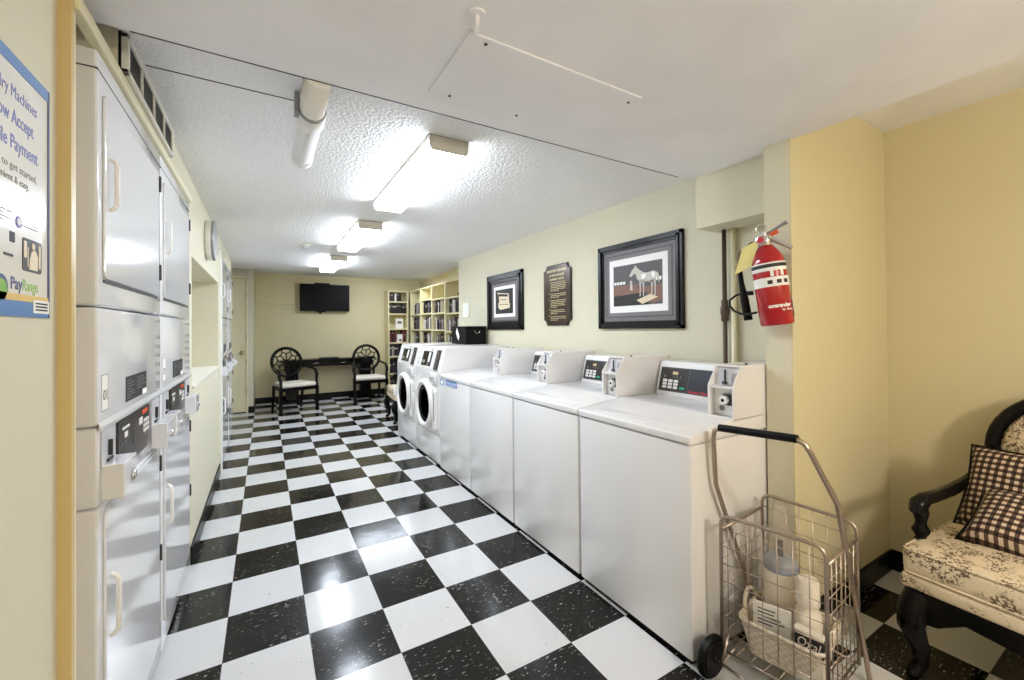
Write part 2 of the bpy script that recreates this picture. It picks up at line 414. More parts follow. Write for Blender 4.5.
# door wall at the far left
YD = 7.75
w = MB().box(-1.2, -.56, YD, YD+.12, 0, 2.4).box(-.56, -.245, YD, YD+.12, 2.12, 2.4).box(-.245, -.165, YD, YD+.85, 0, 2.4)
struct('wall_door', w, 'wall')
struct('baseboard_left', MB().box(NX, NX+.010, 2.885, 4.56, 0, .10, .003), 'baseb')
struct('baseboard_back', MB().box(-.165, 2.07, YB-.012, YB, 0, .105, .003), 'baseb')
struct('baseboard_door', MB().box(-.235, -.155, YD-.012, YD, 0, .10).box(-.165, -.155, YD, YB, 0, .10), 'baseb')
struct('baseboard_alcove', MB().box(1.8815, XA, YCOL-.012, YCOL, 0, .105, .003).box(XA-.012, XA, -2.6, YCOL-.012, 0, .105, .003), 'baseb')
d = struct('door_1', MB().box(-.545, -.262, YD+.012, YD+.05, .02, 2.10), 'cream')
struct('door_frame', MB().box(-.262, -.238, YD-.014, YD+.06, 0, 2.135, .003).box(-.57, -.238, YD-.014, YD+.06, 2.105, 2.135, .003), 'cream', d)
kb = MB(); kb.lathe([(.012, 0), (.012, .035), (.024, .045), (.026, .06), (.016, .07), (0, .072)], 14, Matrix.Translation((-.318, YD+.012, .945)) @ Matrix.Rotation(PI/2, 4, 'X'))
kb.lathe([(.03, 0), (.03, .006), (0, .008)], 16, Matrix.Translation((-.318, YD+.012, .945)) @ Matrix.Rotation(PI/2, 4, 'X'))
struct('door_knob', kb, 'brass', d)
for z in (.30, .75, 1.15, 1.80):
    struct('door_hinge', MB().box(-.258, -.249, YD-.019, YD+.02, z, z+.085), 'gray', d)
# faint patch on the back wall
struct('trim_5', MB().box(-.15, .47, YB-.014, YB, 1.755, 2.16, .004), 'wally')
# dark gap left by the soffit edge
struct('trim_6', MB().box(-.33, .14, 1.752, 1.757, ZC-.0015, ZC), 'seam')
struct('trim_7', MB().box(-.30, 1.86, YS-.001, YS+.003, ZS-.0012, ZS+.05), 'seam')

# ------------------------------------------------------------------ ceiling things
def light_fixture(loc, label):
    t = thing('ceiling_light', label, 'light', loc, 0, 'fluorescent ceiling lights')
    L = 1.10; w = .095
    build('housing', MB().box(-w, w, .012, L-.012, -.021, 0, .003), 'fixture', t)
    e = [(-w, -.004), (w, -.004), (w, -.045), (w-.012, -.066), (-w+.012, -.066), (-w, -.045)]
    build('end_cap', MB().prism(e, 'y', 0, .014, .002), 'fixture', t)
    build('end_cap', MB().prism(e, 'y', L-.014, L, .002), 'fixture', t)
    p = [(-w+.003, -.022), (w-.003, -.022), (w-.003, -.044), (w-.014, -.063), (-w+.014, -.063), (-w+.003, -.044)]
    build('lens', MB().prism(p, 'y', .0145, L-.0145), 'lens', t)
    return t
light_fixture((.718, 1.755, ZC), 'long lit white ceiling light nearest the lowered smooth ceiling')
light_fixture((.72, 3.41, ZC), 'middle of the three lit white ceiling lights, beyond the big one')
light_fixture((.735, 5.16, ZC), 'farthest lit white ceiling light, small above the television wall')
lf = light_fixture((2.35, 7.22, 2.30), 'added ceiling light, unseen above the far ceiling step'); lf.rotation_euler = (0, 0, PI/2); del lf['group']  # unseen fixture added to brighten the back wall

t = thing('ceiling_pipe', 'white painted pipe stub with collar under textured ceiling', 'pipe', (.15, YS+.004, ZC-.055))
build('pipe_body', MB().lathe([(.043, 0), (.043, .71)], 28, Matrix.Rotation(-PI/2, 4, 'X')), 'pvc', t)
build('collar', MB().lathe([(.045, .25), (.050, .255), (.050, .34), (.045, .345)], 28, Matrix.Rotation(-PI/2, 4, 'X')), 'pvc', t)
build('clamp', MB().lathe([(.046, .235), (.049, .237), (.049, .249), (.046, .251)], 28, Matrix.Rotation(-PI/2, 4, 'X')).box(-.058, -.043, .22, .27, -.03, .045, .003), 'gray', t)
build('end_cap', MB().lathe([(.043, .70), (.0465, .705), (.0465, .755), (.042, .77), (0, .775)], 28, Matrix.Rotation(-PI/2, 4, 'X')), 'pvc', t)

pm = MB().box(.464, 1.106, .99, 1.315, ZS-.006, ZS-.0002, .002)
t = single('ceiling_access_panel', pm, 'soffit', 'flat painted access panel screwed to the lowered ceiling', 'panel')
for x, y in ((.53, 1.295), (.79, 1.295), (1.08, 1.03), (.52, 1.01)):
    build('screw', MB().lathe([(.005, -.002), (.0045, 0)], 10, Matrix.Translation((x, y, ZS-.0065))), 'seam', t)
t = thing('ceiling_hook', 'small painted pipe hook at ceiling edge above access panel', 'hook', (.455, .93, ZS))
build('rod', MB().tube([(0, 0, 0), (.0, .0, -.02), (.01, .03, -.028), (.005, .05, -.012)], .006), 'soffit', t)
build('plate', MB().lathe([(.022, -.006), (.022, 0)], 16), 'soffit', t)

t = thing('smoke_detector', 'small round white detector on textured ceiling', 'detector', (.35, 4.70, ZC))
build('base', MB().lathe([(.055, 0), (.055, -.012), (.04, -.016)], 24), 'fixture', t)
build('sensor', MB().lathe([(.038, -.016), (.03, -.034), (0, -.036)], 20), 'lgray', t)

# unseen warm lamp behind the camera; globe form added to brighten the soffit too
t = thing('added_globe_lamp', 'added warm glass globe lamp, unseen behind the camera', 'lamp', (1.25, -1.15, ZS))
build('canopy', MB().lathe([(.06, 0), (.06, -.012), (.02, -.03)], 24), 'brass', t)
build('stem', MB().tube([(0, 0, -.02), (0, 0, -.26)], .006, 8), 'brass', t)
build('globe', MB().ball((0, 0, -.40), .14, None, 28), 'warm', t)

# ------------------------------------------------------------------ vent
t = thing('vent_grille', 'long white vent grille with black louvres above the dryers', 'vent', (-.358, 1.590, 2.027))
LV, HV = .68, .116
build('frame', MB().box(0, .022, 0, LV, 0, .014, .002).box(0, .022, 0, LV, HV-.014, HV, .002).box(0, .022, 0, .016, 0, HV, .002).box(0, .022, LV-.016, LV, 0, HV, .002)
      .box(0, .021, LV*.25-.005, LV*.25+.005, .01, HV-.01).box(0, .021, LV*.5-.005, LV*.5+.005, .01, HV-.01).box(0, .021, LV*.75-.005, LV*.75+.005, .01, HV-.01), 'trimw', t)
gb = MB().box(.001, .006, .014, LV-.014, .012, HV-.012)
build('backing', gb, 'black', t)
gl = MB()
for k in range(9): gl.box(.007, .016, .014, LV-.014, .018+k*.0098, .0215+k*.0098)
for k in range(60): gl.box(.012, .0155, .02+k*.0115, .0212+k*.0115, .014, HV-.014)
build('louvre', gl, 'panel2', t)
build('edge_gap', MB().box(-.001, .006, -.004, -.0005, 0, HV), 'black', t)

# ------------------------------------------------------------------ wall clock
t = thing('wall_clock', 'round white wall clock with dark rim above the wall opening', 'clock', (NX, 3.66, 1.93))
RY = Matrix.Rotation(PI/2, 4, 'Y')
build('case', MB().lathe([(.135, .001), (.14, .01), (.14, .045), (.125, .05)], 36, RY), 'trimw', t)
build('rim', MB().lathe([(.141, .038), (.143, .044), (.138, .054), (.126, .052)], 36, RY), 'gray', t)
build('dial', MB().lathe([(.126, .046), (.126, .0495)], 36, RY), 'paper', t)
build('clock_hand', MB().box(.05, .0515, -.004, .004, 0, .075).box(.05, .0515, 0, .06, -.003, .003), 'ink', t)

# ------------------------------------------------------------------ stacked dryers
def dryer(loc, label):
    W = .722
    t = thing('stacked_dryer', label, 'dryer', loc, 0, 'stacked white coin dryers')
    build('lower_cabinet', MB().box(-.70, 0, .002, W-.002, .02, .848, .010, 3), 'enamel', t, 20)
    build('middle_cabinet', MB().box(-.70, 0, .002, W-.002, .851, 1.047, .010, 3).box(-.70, 0, .002, W-.002, 1.050, 1.345, .010, 3), 'enamel', t, 20)
    uc = build('upper_cabinet', MB().box(-.70, 0, .002, W-.002, 1.349, 1.986, .010, 3), 'enamel', t, 20)
    build('top_seam', MB().box(-.05, .0008, .004, W-.004, 1.934, 1.937).box(-.68, .0006, .0008, .003, 1.934, 1.937), 'seam', uc)
    build('base', MB().box(-.68, -.03, .02, W-.02, 0, .02), 'black', t)
    # upper door
    up_d = build('door', MB().prism(rounded(.036, .655, 1.418, 1.890, .02), 'x', .0005, .007, .0025), 'enamel', t)
    build('handle', MB().tube([(.006, .070, 1.735), (.017, .070, 1.728), (.021, .070, 1.715), (.021, .070, 1.62), (.017, .070, 1.607), (.006, .070, 1.60)], .0055, 10), 'whitep', up_d, 60)
    build('door_gap', MB().box(.0008, .003, .04, .65, 1.409, 1.4165), 'seam', up_d)
    lo_d = build('door', MB().prism(rounded(.036, .655, .11, .838, .035), 'x', .0005, .007, .0025), 'enamel', t)
    build('handle', MB().tube([(.006, .075, .655), (.017, .075, .648), (.022, .075, .635), (.022, .075, .515), (.017, .075, .502), (.006, .075, .495)], .006, 10), 'whitep', lo_d, 60)
    for z in (1.82, 1.48, .75, .41):
        build('hinge', MB().box(.0005, .012, .664, .676, z, z+.06, .002), 'panel2', t)
    # control band: slanted lip over a recessed strip
    build('control_lip', MB().prism([(0, 1.060), (.007, 1.048), (.007, 1.040), (0, 1.038)], 'y', .004, W-.004, .002), 'enamel', t)
    cp = build('control_panel', MB().prism([(.0005, 1.034), (.006, 1.034), (.006, .920), (.0005, .888)], 'y', .145, .505), 'panel2', t)
    for i in range(3):
        for j in range(3):
            build('key', MB().box(.006, .0085, .415+i*.024, .431+i*.024, .952+j*.016, .962+j*.016), 'whitep', cp)
    k = MB().use('whitep')
    k.box(.006, .0075, .18, .245, 1.005, 1.012).box(.006, .0075, .20, .23, .98, .995).box(.006, .0075, .36, .40, .985, 1.006)
    k.use('inkg').box(.006, .0072, .30, .302, .94, 1.03)
    k.box(.006, .0075, .165, .18, .965, .972).box(.006, .0075, .20, .215, .965, .972)
    build('panel_print', k, None, cp)
    build('indicator', MB().use('orange').box(.006, .0074, .40, .47, 1.013, 1.026), None, cp)
    for y0 in (.02, .555):
        sl = build('coin_slot', MB().box(.0005, .004, y0-.003, y0+.103, .94, 1.034), 'lgray', t)
        build('slot_lever', MB().box(.004, .012, y0+.045, y0+.053, .965, 1.005).box(.004, .009, y0+.03, y0+.075, .952, .958), 'seam', sl)
        cb = build('coin_box', MB().box(.0005, .046, y0, y0+.115, .862, .95, .003), 'lgray' if 0 else 'enamel', t)
        build('lock', MB().lathe([(.013, .0), (.013, .006), (.008, .008), (0, .008)], 16, Matrix.Translation((.046, y0+.07, .90)) @ RY), 'chrome', cb)
    st = MB().use('ink').box(.0003, .0012, .24, .485, 1.076, 1.150)
    st.use('paper').box(.001, .0014, .43, .485, 1.076, 1.093)
    st.use('inkg')
    for i in range(7):
        st.box(.001, .0016, .25, .335 if i % 3 else .30, 1.085+i*.0085, 1.0875+i*.0085)
        if i > 1: st.box(.001, .0016, .36, .47 if i % 2 else .44, 1.085+i*.0085, 1.0875+i*.0085)
    build('warning_sticker', st, None, t)
    ns = MB().use('paper').box(.0003, .0012, .026, .078, 1.082, 1.176)
    ns.use('ink')
    for z0, z1 in ((1.083, 1.0845), (1.1735, 1.175)): ns.box(.001, .0015, .027, .077, z0, z1)
    for y0 in (.0265, .0765): ns.box(.001, .0015, y0, y0+.001, 1.083, 1.175)
    build('number_sticker', ns, None, t)
    e = MB().use('inkg')
    for i in range(6): e.box(.0003, .0012, .688, .704, 1.08+i*.035, 1.094+i*.035)
    e.box(.0003, .0012, .690, .704, 1.318, 1.328)
    build('side_lettering', e, None, t)
    return t
d1 = dryer((-.355, 1.40, 0), 'tall white stacked dryer nearest the door trim, tan side showing')
d2 = dup(d1, (-.355, 2.128, 0), None, 'tall white stacked dryer beside the wall opening')
d3 = dup(d1, (-.352, 4.72, 0), None, 'white stacked dryer just past the wall opening, seen edge on')
d4 = dup(d1, (-.352, 5.446, 0), None, 'last white stacked dryer, next to the cream door')
for o, n in ((d1, '01'), (d2, '02')):
    for ch in o.children:
        if ch.name.startswith('number_sticker'):
            nt_ = MB().use('ink').text(n, .038, (.0013, .037, 1.11), (0, 1, 0), (0, 0, 1), .0003, width=.03)
            build('number', nt_, None, ch)

# ------------------------------------------------------------------ poster on the near wall
t = thing('wall_poster', 'white and blue mobile payment poster on the near cream wall', 'poster', (-.378, 0, 0))
Y1 = 1.200; YL = .72; ZB, ZT = 1.312, 1.768
build('sheet', MB().box(0, .002, YL, Y1, ZB, ZT), 'laminate', t)
e = MB().use('blue').box(.002, .0032, YL, Y1, ZT-.022, ZT).box(.002, .0032, YL, Y1, ZB, ZB+.028)
e.use('gold').box(.002, .0032, YL, Y1, ZB+.028, ZB+.040)
e.use('lilac').box(.002, .0034, Y1-.006, Y1, ZB, ZT)
build('border', e, None, t)
def ptxt(m, s, size, z, yr, width=None, bold=0):
    """text on the poster, its right end at y = yr"""
    mb = MB().use(m).text(s, size, (.0022, 0, z), (0, 1, 0), (0, 0, 1), .0002, width=width, bold=bold)
    ymax = max(v.co.y for v in mb.bm.verts)
    for v in mb.bm.verts: v.co.y += yr-ymax
    return mb
build('heading', ptxt('navy', 'Laundry Machines', .031, 1.693, 1.148, .185), None, t)
build('heading', ptxt('navy', 'Now Accept', .035, 1.648, 1.135, .142, .0004), None, t)
build('heading', ptxt('navy', 'Mobile Payment', .035, 1.603, 1.152, .188, .0004), None, t)
build('caption', ptxt('inkg', 'Easy to get started,', .019, 1.567, 1.148, .165), None, t)
build('caption', ptxt('inkg', 'convenient & easy.', .019, 1.545, 1.118, .14), None, t)
e = MB().use('inkg')
for i in range(4): e.box(.002, .0028, .93, 1.06 if i % 2 else 1.03, 1.472+i*.006, 1.4745+i*.006)
for i in range(2): e.box(.002, .0028, 1.09, 1.15, 1.476+i*.006, 1.478+i*.006)
e.use('ink').box(.002, .0028, 1.05, 1.066, 1.440, 1.458).box(.002, .0028, 1.03, 1.06, 1.415, 1.419)
build('fine_print', e, None, t)
e = MB().use('phd').prism(rounded(1.093, 1.166, 1.396, 1.456, .006), 'x', .002, .003)
e.use('phlight').prism([(1.115, 1.400), (1.148, 1.400), (1.150, 1.425), (1.140, 1.438), (1.124, 1.434), (1.118, 1.42)], 'x', .003, .0036).ball((.0035, 1.131, 1.444), (.001, .007, .007)).box(.003, .0036, 1.096, 1.106, 1.42, 1.450).box(.003, .0036, 1.153, 1.160, 1.405, 1.45).box(.003, .0036, 1.109, 1.112, 1.404, 1.44)
build('photo', e, None, t)
b_ = MB().use('navy').lathe([(.011, .002), (.011, .0028)], 16, Matrix.Translation((0, 1.08, 1.480)) @ RY, 1)
b_.use('paper').lathe([(.007, .0028), (.007, .0032)], 16, Matrix.Translation((0, 1.08, 1.480)) @ RY)
build('icon', b_, None, t)
lg = MB().use('lilac').text('Pay', .030, (.0022, 1.052, 1.360), (0, 1, 0), (0, 0, 1), .0002, width=.040, bold=.0006)
lg.use('green').text('Range', .030, (.0022, 1.093, 1.360), (0, 1, 0), (0, 0, 1), .0002, width=.058)
lg.use('lilac').lathe([(.022, .002), (.022, .0026)], 20, Matrix.Translation((0, 1.022, 1.360)) @ RY)
lg.use('green').lathe([(.018, .0026), (.018, .0032)], 20, Matrix.Translation((0, 1.022, 1.356)) @ RY)
build('logo', lg, None, t)
e = MB().use('paper').box(.0034, .0042, 1.13, 1.195, 1.320, 1.345)
e.use('ink')
for i in range(3): e.box(.0042, .0046, 1.138, 1.187, 1.325+i*.006, 1.328+i*.006)
build('serial_sticker', e, None, t)

# ------------------------------------------------------------------ top-loading washers
def washer(loc, label, W=.653, dep=.715):
    t = thing('top_load_washer', label, 'washer', loc, 0, 'top loading coin washers')
    build('cabinet', MB().box(.004, dep, .003, W-.003, .022, .832, .008, 3), 'enamel2', t, 20)
    build('base', MB().box(.02, dep-.02, .02, W-.02, 0, .022), 'black', t)
    deck = build('deck', MB().prism([(0, .838), (0, .866), (.012, .870), (.30, .905), (dep, .905), (dep, .838)], 'y', .001, W-.001, .004, 3), 'enamel2', t, 20)
    sl = .035/.5
    Ms = Matrix.Translation((0, 0, .8705)) @ Matrix.Rotation(-math.atan(sl), 4, 'Y')
    lid = build('lid', MB().prism(rounded(.045, .255, .075, W-.075, .02), 'z', -.002, .0035, .0015, 2, Ms), 'enamel2', t, 40)
    build('lid_grip', MB().box(.05, .062, W/2-.05, W/2+.05, .004, .008, .002, 2, Ms), 'enamel2', lid)
    # console along the back, behind the lid
    con = build('console', MB().prism([(.562, .895), (.562, .910), (.606, 1.080), (.616, 1.090), (dep-.003, 1.090), (dep-.003, .895)], 'y', .118, W-.012, .004), 'enamel2', t, 20)
    a = Vector((.562, 0, .910)); u = Vector((.044, 0, .170)).normalized(); nrm = Vector((-u.z, 0, u.x))
    rt = Vector((0, -1, 0))
    def at(y, k, off=.0006): return a+Vector((0, y, 0))+u*k+nrm*off
    q = .626
    pn = build('display_panel', MB().quad(at(q, .016), rt, u, q-.125, .135, .0015), 'panel', con)
    e = MB().use('panel2').quad(at(q-.004, .020, .0022), rt, u, .183, .127, .0006)
    e.use('inkg').quad(at(q-.185, .022, .003), rt, u, .0022, .123, .0004)
    e.quad(at(q-.004, .021, .003), rt, u, .183, .0014, .0004).quad(at(q-.004, .144, .003), rt, u, .183, .0014, .0004)
    build('key_field', e, None, con)
    for i in range(3):
        for j in range(3):
            build('button', MB().use('whitep').quad(at(q-.026-i*.036, .032+j*.018, .003), rt, u, .026, .0145, .003), None, con)
    build('start_button', MB().use('teal').quad(at(q-.138, .034, .003), rt, u, .030, .012, .002), None, con)
    dg = MB().use('goldt').quad(at(q-.082, .112, .003), rt, u, .034, .016, .0006)
    dg.use('inkg')
    for i in range(3): dg.quad(at(q-.088-i*.022, .094, .003), rt, u, .007, .011, .0005)
    dg.quad(at(q-.026, .092, .003), rt, u, .012, .014, .0005)
    build('display', dg, None, con)
    build('brand_lettering', MB().use('redt').text('Speed Queen', .020, at(.432, .022, .0026), rt, u, .0003, width=.145, bold=.0005), None, con)
    # coin box at the near end
    Y = .116
    prof = [(.275, .892), (.275, 1.035), (.335, 1.118), (dep, 1.118), (dep, .90)]
    cb = build('coin_box', MB().prism(prof, 'y', .001, .007, .0015).prism(prof, 'y', Y-.006, Y, .0015)
               .prism([(.315, .895), (.315, 1.035), (.345, 1.116), (dep-.002, 1.116), (dep-.002, .90)], 'y', .006, Y-.006)
               .prism([(.279, 1.024), (.277, 1.034), (.32, 1.034), (.32, 1.024)], 'y', .006, Y-.006)
               .prism([(.276, .892), (.276, .905), (.32, .905), (.32, .893)], 'y', .006, Y-.006)
               .prism([(.330, 1.112), (.335, 1.118), (.36, 1.118), (.36, 1.112)], 'y', .006, Y-.006), 'enamel2', t)
    build('coin_slide', MB().use('lgray').box(.311, .3155, .030, .086, 1.038, 1.105).use('seam').box(.306, .312, .054, .060, 1.05, 1.10).box(.300, .312, .048, .066, 1.04, 1.05), None, cb)
    lk = MB().use('panel2').box(.296, .3155, .020, .062, .952, 1.000, .003).use('inkg').lathe([(.012, 0), (.012, .004)], 12, Matrix.Translation((.3115, .075, .935)) @ RY)
    lk.use('whitep').lathe([(.018, 0), (.018, .018), (.014, .022)], 18, Matrix.Translation((.300, .050, .974)) @ Matrix.Rotation(-PI/2, 4, 'Y'))
    lk.use('black').lathe([(.007, 0), (.007, .001)], 12, Matrix.Translation((.2778, .050, .974)) @ Matrix.Rotation(-PI/2, 4, 'Y'))
    build('lock', lk, None, cb)
    build('top_screw', MB().lathe([(.006, 0), (.005, .006), (0, .007)], 10, Matrix.Translation((.42, .03, 1.118))), 'black', cb)
    return t
XF = 1.372
w1 = washer((XF, 1.018, 0), 'white top loading washer beside the wire shopping cart')
ys = (1.679, 2.340, 3.001)
labs = ('white top loading washer, second along from the shopping cart', 'white top loading washer, third along from the shopping cart', 'white top loading washer with blue sticker, beside the front loading washers')
ws = [dup(w1, (XF, y, 0), None, l) for y, l in zip(ys, labs)]
e = MB().use('stick').box(.0028, .0040, .25, .495, .782, .832)
e.use('paper').text('SPEED QUEEN', .026, (.0027, .485, .802), (0, -1, 0), (0, 0, 1), .0003, width=.225).box(.0022, .0028, .27, .48, .788, .793)
e.use('stick').box(.0028, .0040, .545, .64, .780, .826)
e.use('paper').box(.0022, .0028, .56, .625, .788, .818)
build('blue_sticker', e, None, ws[2])

# ------------------------------------------------------------------ front-loading washers
def front_loader(loc, label):
    W = .722; D = .74
    t = thing('front_load_washer', label, 'washer', loc, 0, 'front loading washers')
    build('cabinet', MB().prism([(0, .285), (0, .885), (.06, 1.105), (.07, 1.114), (D, 1.114), (D, .285)], 'y', .002, W-.002, .005, 2), 'enamel2', t, 20)
    build('kick_panel', MB().box(.004, D, .004, W-.004, .025, .280, .004), 'enamel2', t, 40)
    build('base', MB().box(.03, D-.03, .03, W-.03, 0, .025), 'black', t)
    a = Vector((0, 0, .885)); u = Vector((.06, 0, .22)).normalized(); nrm = Vector((-u.z, 0, u.x)); rt = Vector((0, -1, 0))
    def at(y, k, off=.0006): return a+Vector((0, y, 0))+u*k+nrm*off
    cp = build('control_panel', MB().quad(at(W-.02, .008), rt, u, W-.04, .205, .004), 'enamel2', t)
    build('display', MB().use('gloss').quad(at(W-.17, .035, .005), rt, u, .27, .145, .003), None, cp)
    e = MB().use('paper').quad(at(W-.345, .075, .008), rt, u, .055, .095, .0008)
    e.use('inkg').quad(at(W-.19, .06, .008), rt, u, .08, .03, .0006).quad(at(W-.33, .045, .008), rt, u, .05, .018, .0006)
    build('display_lettering', e, None, cp)
    cr = build('card_reader', MB().use('panel2').quad(at(.155, .012, .005), rt, u, .085, .19, .012), None, cp)
    e = MB().use('inkg')
    for i in range(6): e.quad(at(.145, .03+i*.028, .017), rt, u, .06 if i % 2 else .035, .008, .001)
    build('reader_keys', e, None, cp)
    e = MB().use('inkg')
    for z in (.05, .09, .16): e.quad(at(W-.06, z, .005), rt, u, .02, .014, .001)
    e.use('gray').quad(at(W-.385, .19, .005), rt, u, .035, .018, .004)
    build('coin_slot', e, None, cp)
    # door
    Md = Matrix.Translation((0, W/2+.03, .545)) @ Matrix.Rotation(-PI/2, 4, 'Y')
    dr = build('door', MB().lathe([(.245, 0), (.245, .020), (.236, .038), (.212, .045), (.190, .036), (.182, .012)], 40, Md), 'whitep', t, 50)
    build('door_glass', MB().lathe([(.186, .012), (.183, .022), (.165, .024), (.13, .006), (0, .003)], 36, Md), 'glass', dr, 50)
    build('handle', MB().box(-.075, -.045, W/2+.238, W/2+.278, .50, .62, .008), 'whitep', dr, 50)
    build('hinge_cover', MB().prism([(.075, .34), (.145, .34), (.145, .74), (.075, .70)], 'x', -.026, -.0005, .004), 'whitep', dr)
    e = MB()
    for k in range(12): e.box(-.0268, -.025, .092, .112, .42+k*.022, .435+k*.022)
    build('hinge_vent', e, 'panel2', dr)
    bx = build('detergent_drawer', MB().box(-.022, -.0005, .06, .25, .775, .865, .008), 'enamel2', t, 40)
    build('drawer_grip', MB().box(-.028, -.0225, .085, .225, .812, .838, .003), 'lgray', bx)
    return t
f1 = front_loader((XF+.012, 3.668, 0), 'white front loading washer next to the blue stickered washer')
f2 = dup(f1, (XF+.012, 4.394, 0), None, 'last white front loading washer, nearest the black and white chair')

# ------------------------------------------------------------------ black storage box on the front loaders
t = thing('storage_box', 'black box with white label on the front loading washers', 'box', (1.85, 4.11, 1.1145))
build('box_body', MB().box(0, .24, 0, .40, 0, .155, .003), 'black', t)
build('lid', MB().box(-.006, .246, -.006, .406, .150, .198, .004), 'black', t)
build('paper_label', MB().prism([(.06, .09), (.09, .04), (.16, .13), (.13, .18)], 'x', -.009, -.0065, M4=Matrix.Translation((0, .10, 0))), 'paper', t)
build('handle', MB().tube(arc((0, 0), .03, PI, 2*PI, 8, lambda a_, b_: (.13+a_, -.0085, .15+b_)), .004, 6), 'chrome', t)

single('paper_sign', MB().box(2.118, 2.1295, 4.62, 4.80, 1.43, 1.60, .001), 'paper', 'small white paper notice on wall above the black box', 'notice')

# ------------------------------------------------------------------ framed pictures and plaque (hang on x = WR, seen with right = -y)
def picture(y0, y1, z0, z1, label, cat='picture', fr=.055):
    W = y1-y0; Hh = z1-z0
    t = thing('framed_picture', label, cat, (WR, y1, z0), 0, 'framed pictures on the right wall')
    def rect(m, a, b_, c_, d_, x, mb=None):    # a..b from left edge, c..d from bottom, front face at x
        mb = mb or MB(); mb.use(m).box(x, -.001, -b_, -a, c_, d_); return mb
    f = MB().use('frameb')
    for k, (i0, i1, x) in enumerate(((0, fr*.4, -.024), (fr*.4, fr*.7, -.032), (fr*.7, fr, -.020))):
        f.box(x, -.001, -i1, -i0, i0, Hh-i0).box(x, -.001, -(W-i0), -(W-i1), i0, Hh-i0).box(x, -.001, -(W-i0), -i0, i0, i1).box(x, -.001, -(W-i0), -i0, Hh-i1, Hh-i0)
    build('frame', f, None, t)
    return t, rect, W, Hh
t, rect, W, Hh = picture(1.605, 2.325, 1.275, 1.862, 'large black framed photo of a horse statue', fr=.05)
mm = rect('matg', .04, W-.04, .04, Hh-.04, -.010); rect('matg2', .075, W-.075, .075, Hh-.075, -.0112, mm); rect('matg', .085, W-.085, .085, Hh-.085, -.012, mm); rect('matw', .11, W-.11, .11, Hh-.11, -.013, mm)
build('mat_board', mm, None, t)
ph = rect('phgray', .15, W-.15, .155, Hh-.155, -.0145)
w0, h0 = W-.30, Hh-.31
def pp(m, pts, x):      # polygon in picture coordinates 0..1
    ph.use(m).prism([(-(.15+p[0]*w0), .155+p[1]*h0) for p in pts], 'x', x, -.014)
pp('phd', [(0, 0), (.75, 0), (.6, .42), (0, .25)], -.0150)
pp('phbrown', [(0, .25), (.55, .42), (1, .45), (1, .1), (.8, .0), (.72, .3)], -.0152)
pp('phbrown', [(0, .27), (.5, .40), (.55, .5), (0, .50)], -.0154)
for i in range(4): pp('matw', [(.02+i*.065, .53), (.065+i*.065, .53), (.07+i*.065, .60), (.015+i*.065, .60)], -.0157)
for i in range(2): pp('matw', [(.86+i*.07, .54), (.91+i*.07, .54), (.92+i*.07, .62), (.86+i*.07, .62)], -.0157)
pp('phhorse', [(.36, .74), (.37, .69), (.41, .70), (.45, .76), (.49, .74), (.52, .62), (.56, .55), (.63, .52), (.72, .54), (.80, .51), (.87, .55), (.90, .64), (.89, .74), (.84, .77), (.72, .74), (.64, .76), (.58, .82), (.51, .90), (.475, .96), (.46, .90), (.41, .84)], -.0160)
pp('phhorse', [(.88, .74), (.93, .70), (.95, .58), (.94, .46), (.92, .56), (.89, .64)], -.0162)
for x, w_ in ((.57, .030), (.635, .026), (.80, .034), (.86, .028)): pp('phhorse', [(x-w_/2, .56), (x+w_, .58), (x+.018, .38), (x+.014, .20), (x-.004, .20), (x, .38)], -.0160)
pp('matw', [(.60, .72), (.70, .72), (.68, .62), (.61, .60)], -.0163)
pp('matw', [(.80, .74), (.87, .72), (.86, .60), (.81, .64)], -.0163)
pp('phhorse', [(.37, .60), (.41, .60), (.42, .36), (.37, .36)], -.0160)
pp('phlight', [(.50, .12), (.78, .24), (.92, .16), (.62, .02)], -.0158)
build('photo', ph, None, t)
t, rect, W, Hh = picture(3.385, 4.115, 1.272, 1.852, 'smaller black framed photo of a lit sign, beside plaque', fr=.085)
mm = rect('matg2', .07, W-.07, .07, Hh-.07, -.010); rect('matg', .10, W-.10, .10, Hh-.10, -.011, mm); rect('matw', .145, W-.145, .13, Hh-.13, -.013, mm)
build('mat_board', mm, None, t)
ph = rect('phd', .185, W-.185, .165, Hh-.165, -.0145); w0, h0 = W-.37, Hh-.33
def pp2(m, pts, x): ph.use(m).prism([(-(.185+p[0]*w0), .165+p[1]*h0) for p in pts], 'x', x, -.014)
pp2('phlight', [(.10, .90), (.78, .80), (.80, .42), (.85, .38), (.82, .22), (.30, .16), (.16, .26), (.18, .38), (.14, .42), (.22, .48), (.20, .78), (.16, .82)], -.0152)
pp2('phd', [(.20, .84), (.72, .77), (.72, .68), (.20, .74)], -.0156)
pp2('phgray', [(.30, .60), (.66, .57), (.66, .54), (.30, .57)], -.0156)
pp2('phd', [(.20, .40), (.80, .37), (.80, .35), (.20, .38)], -.0156)
build('photo', ph, None, t)
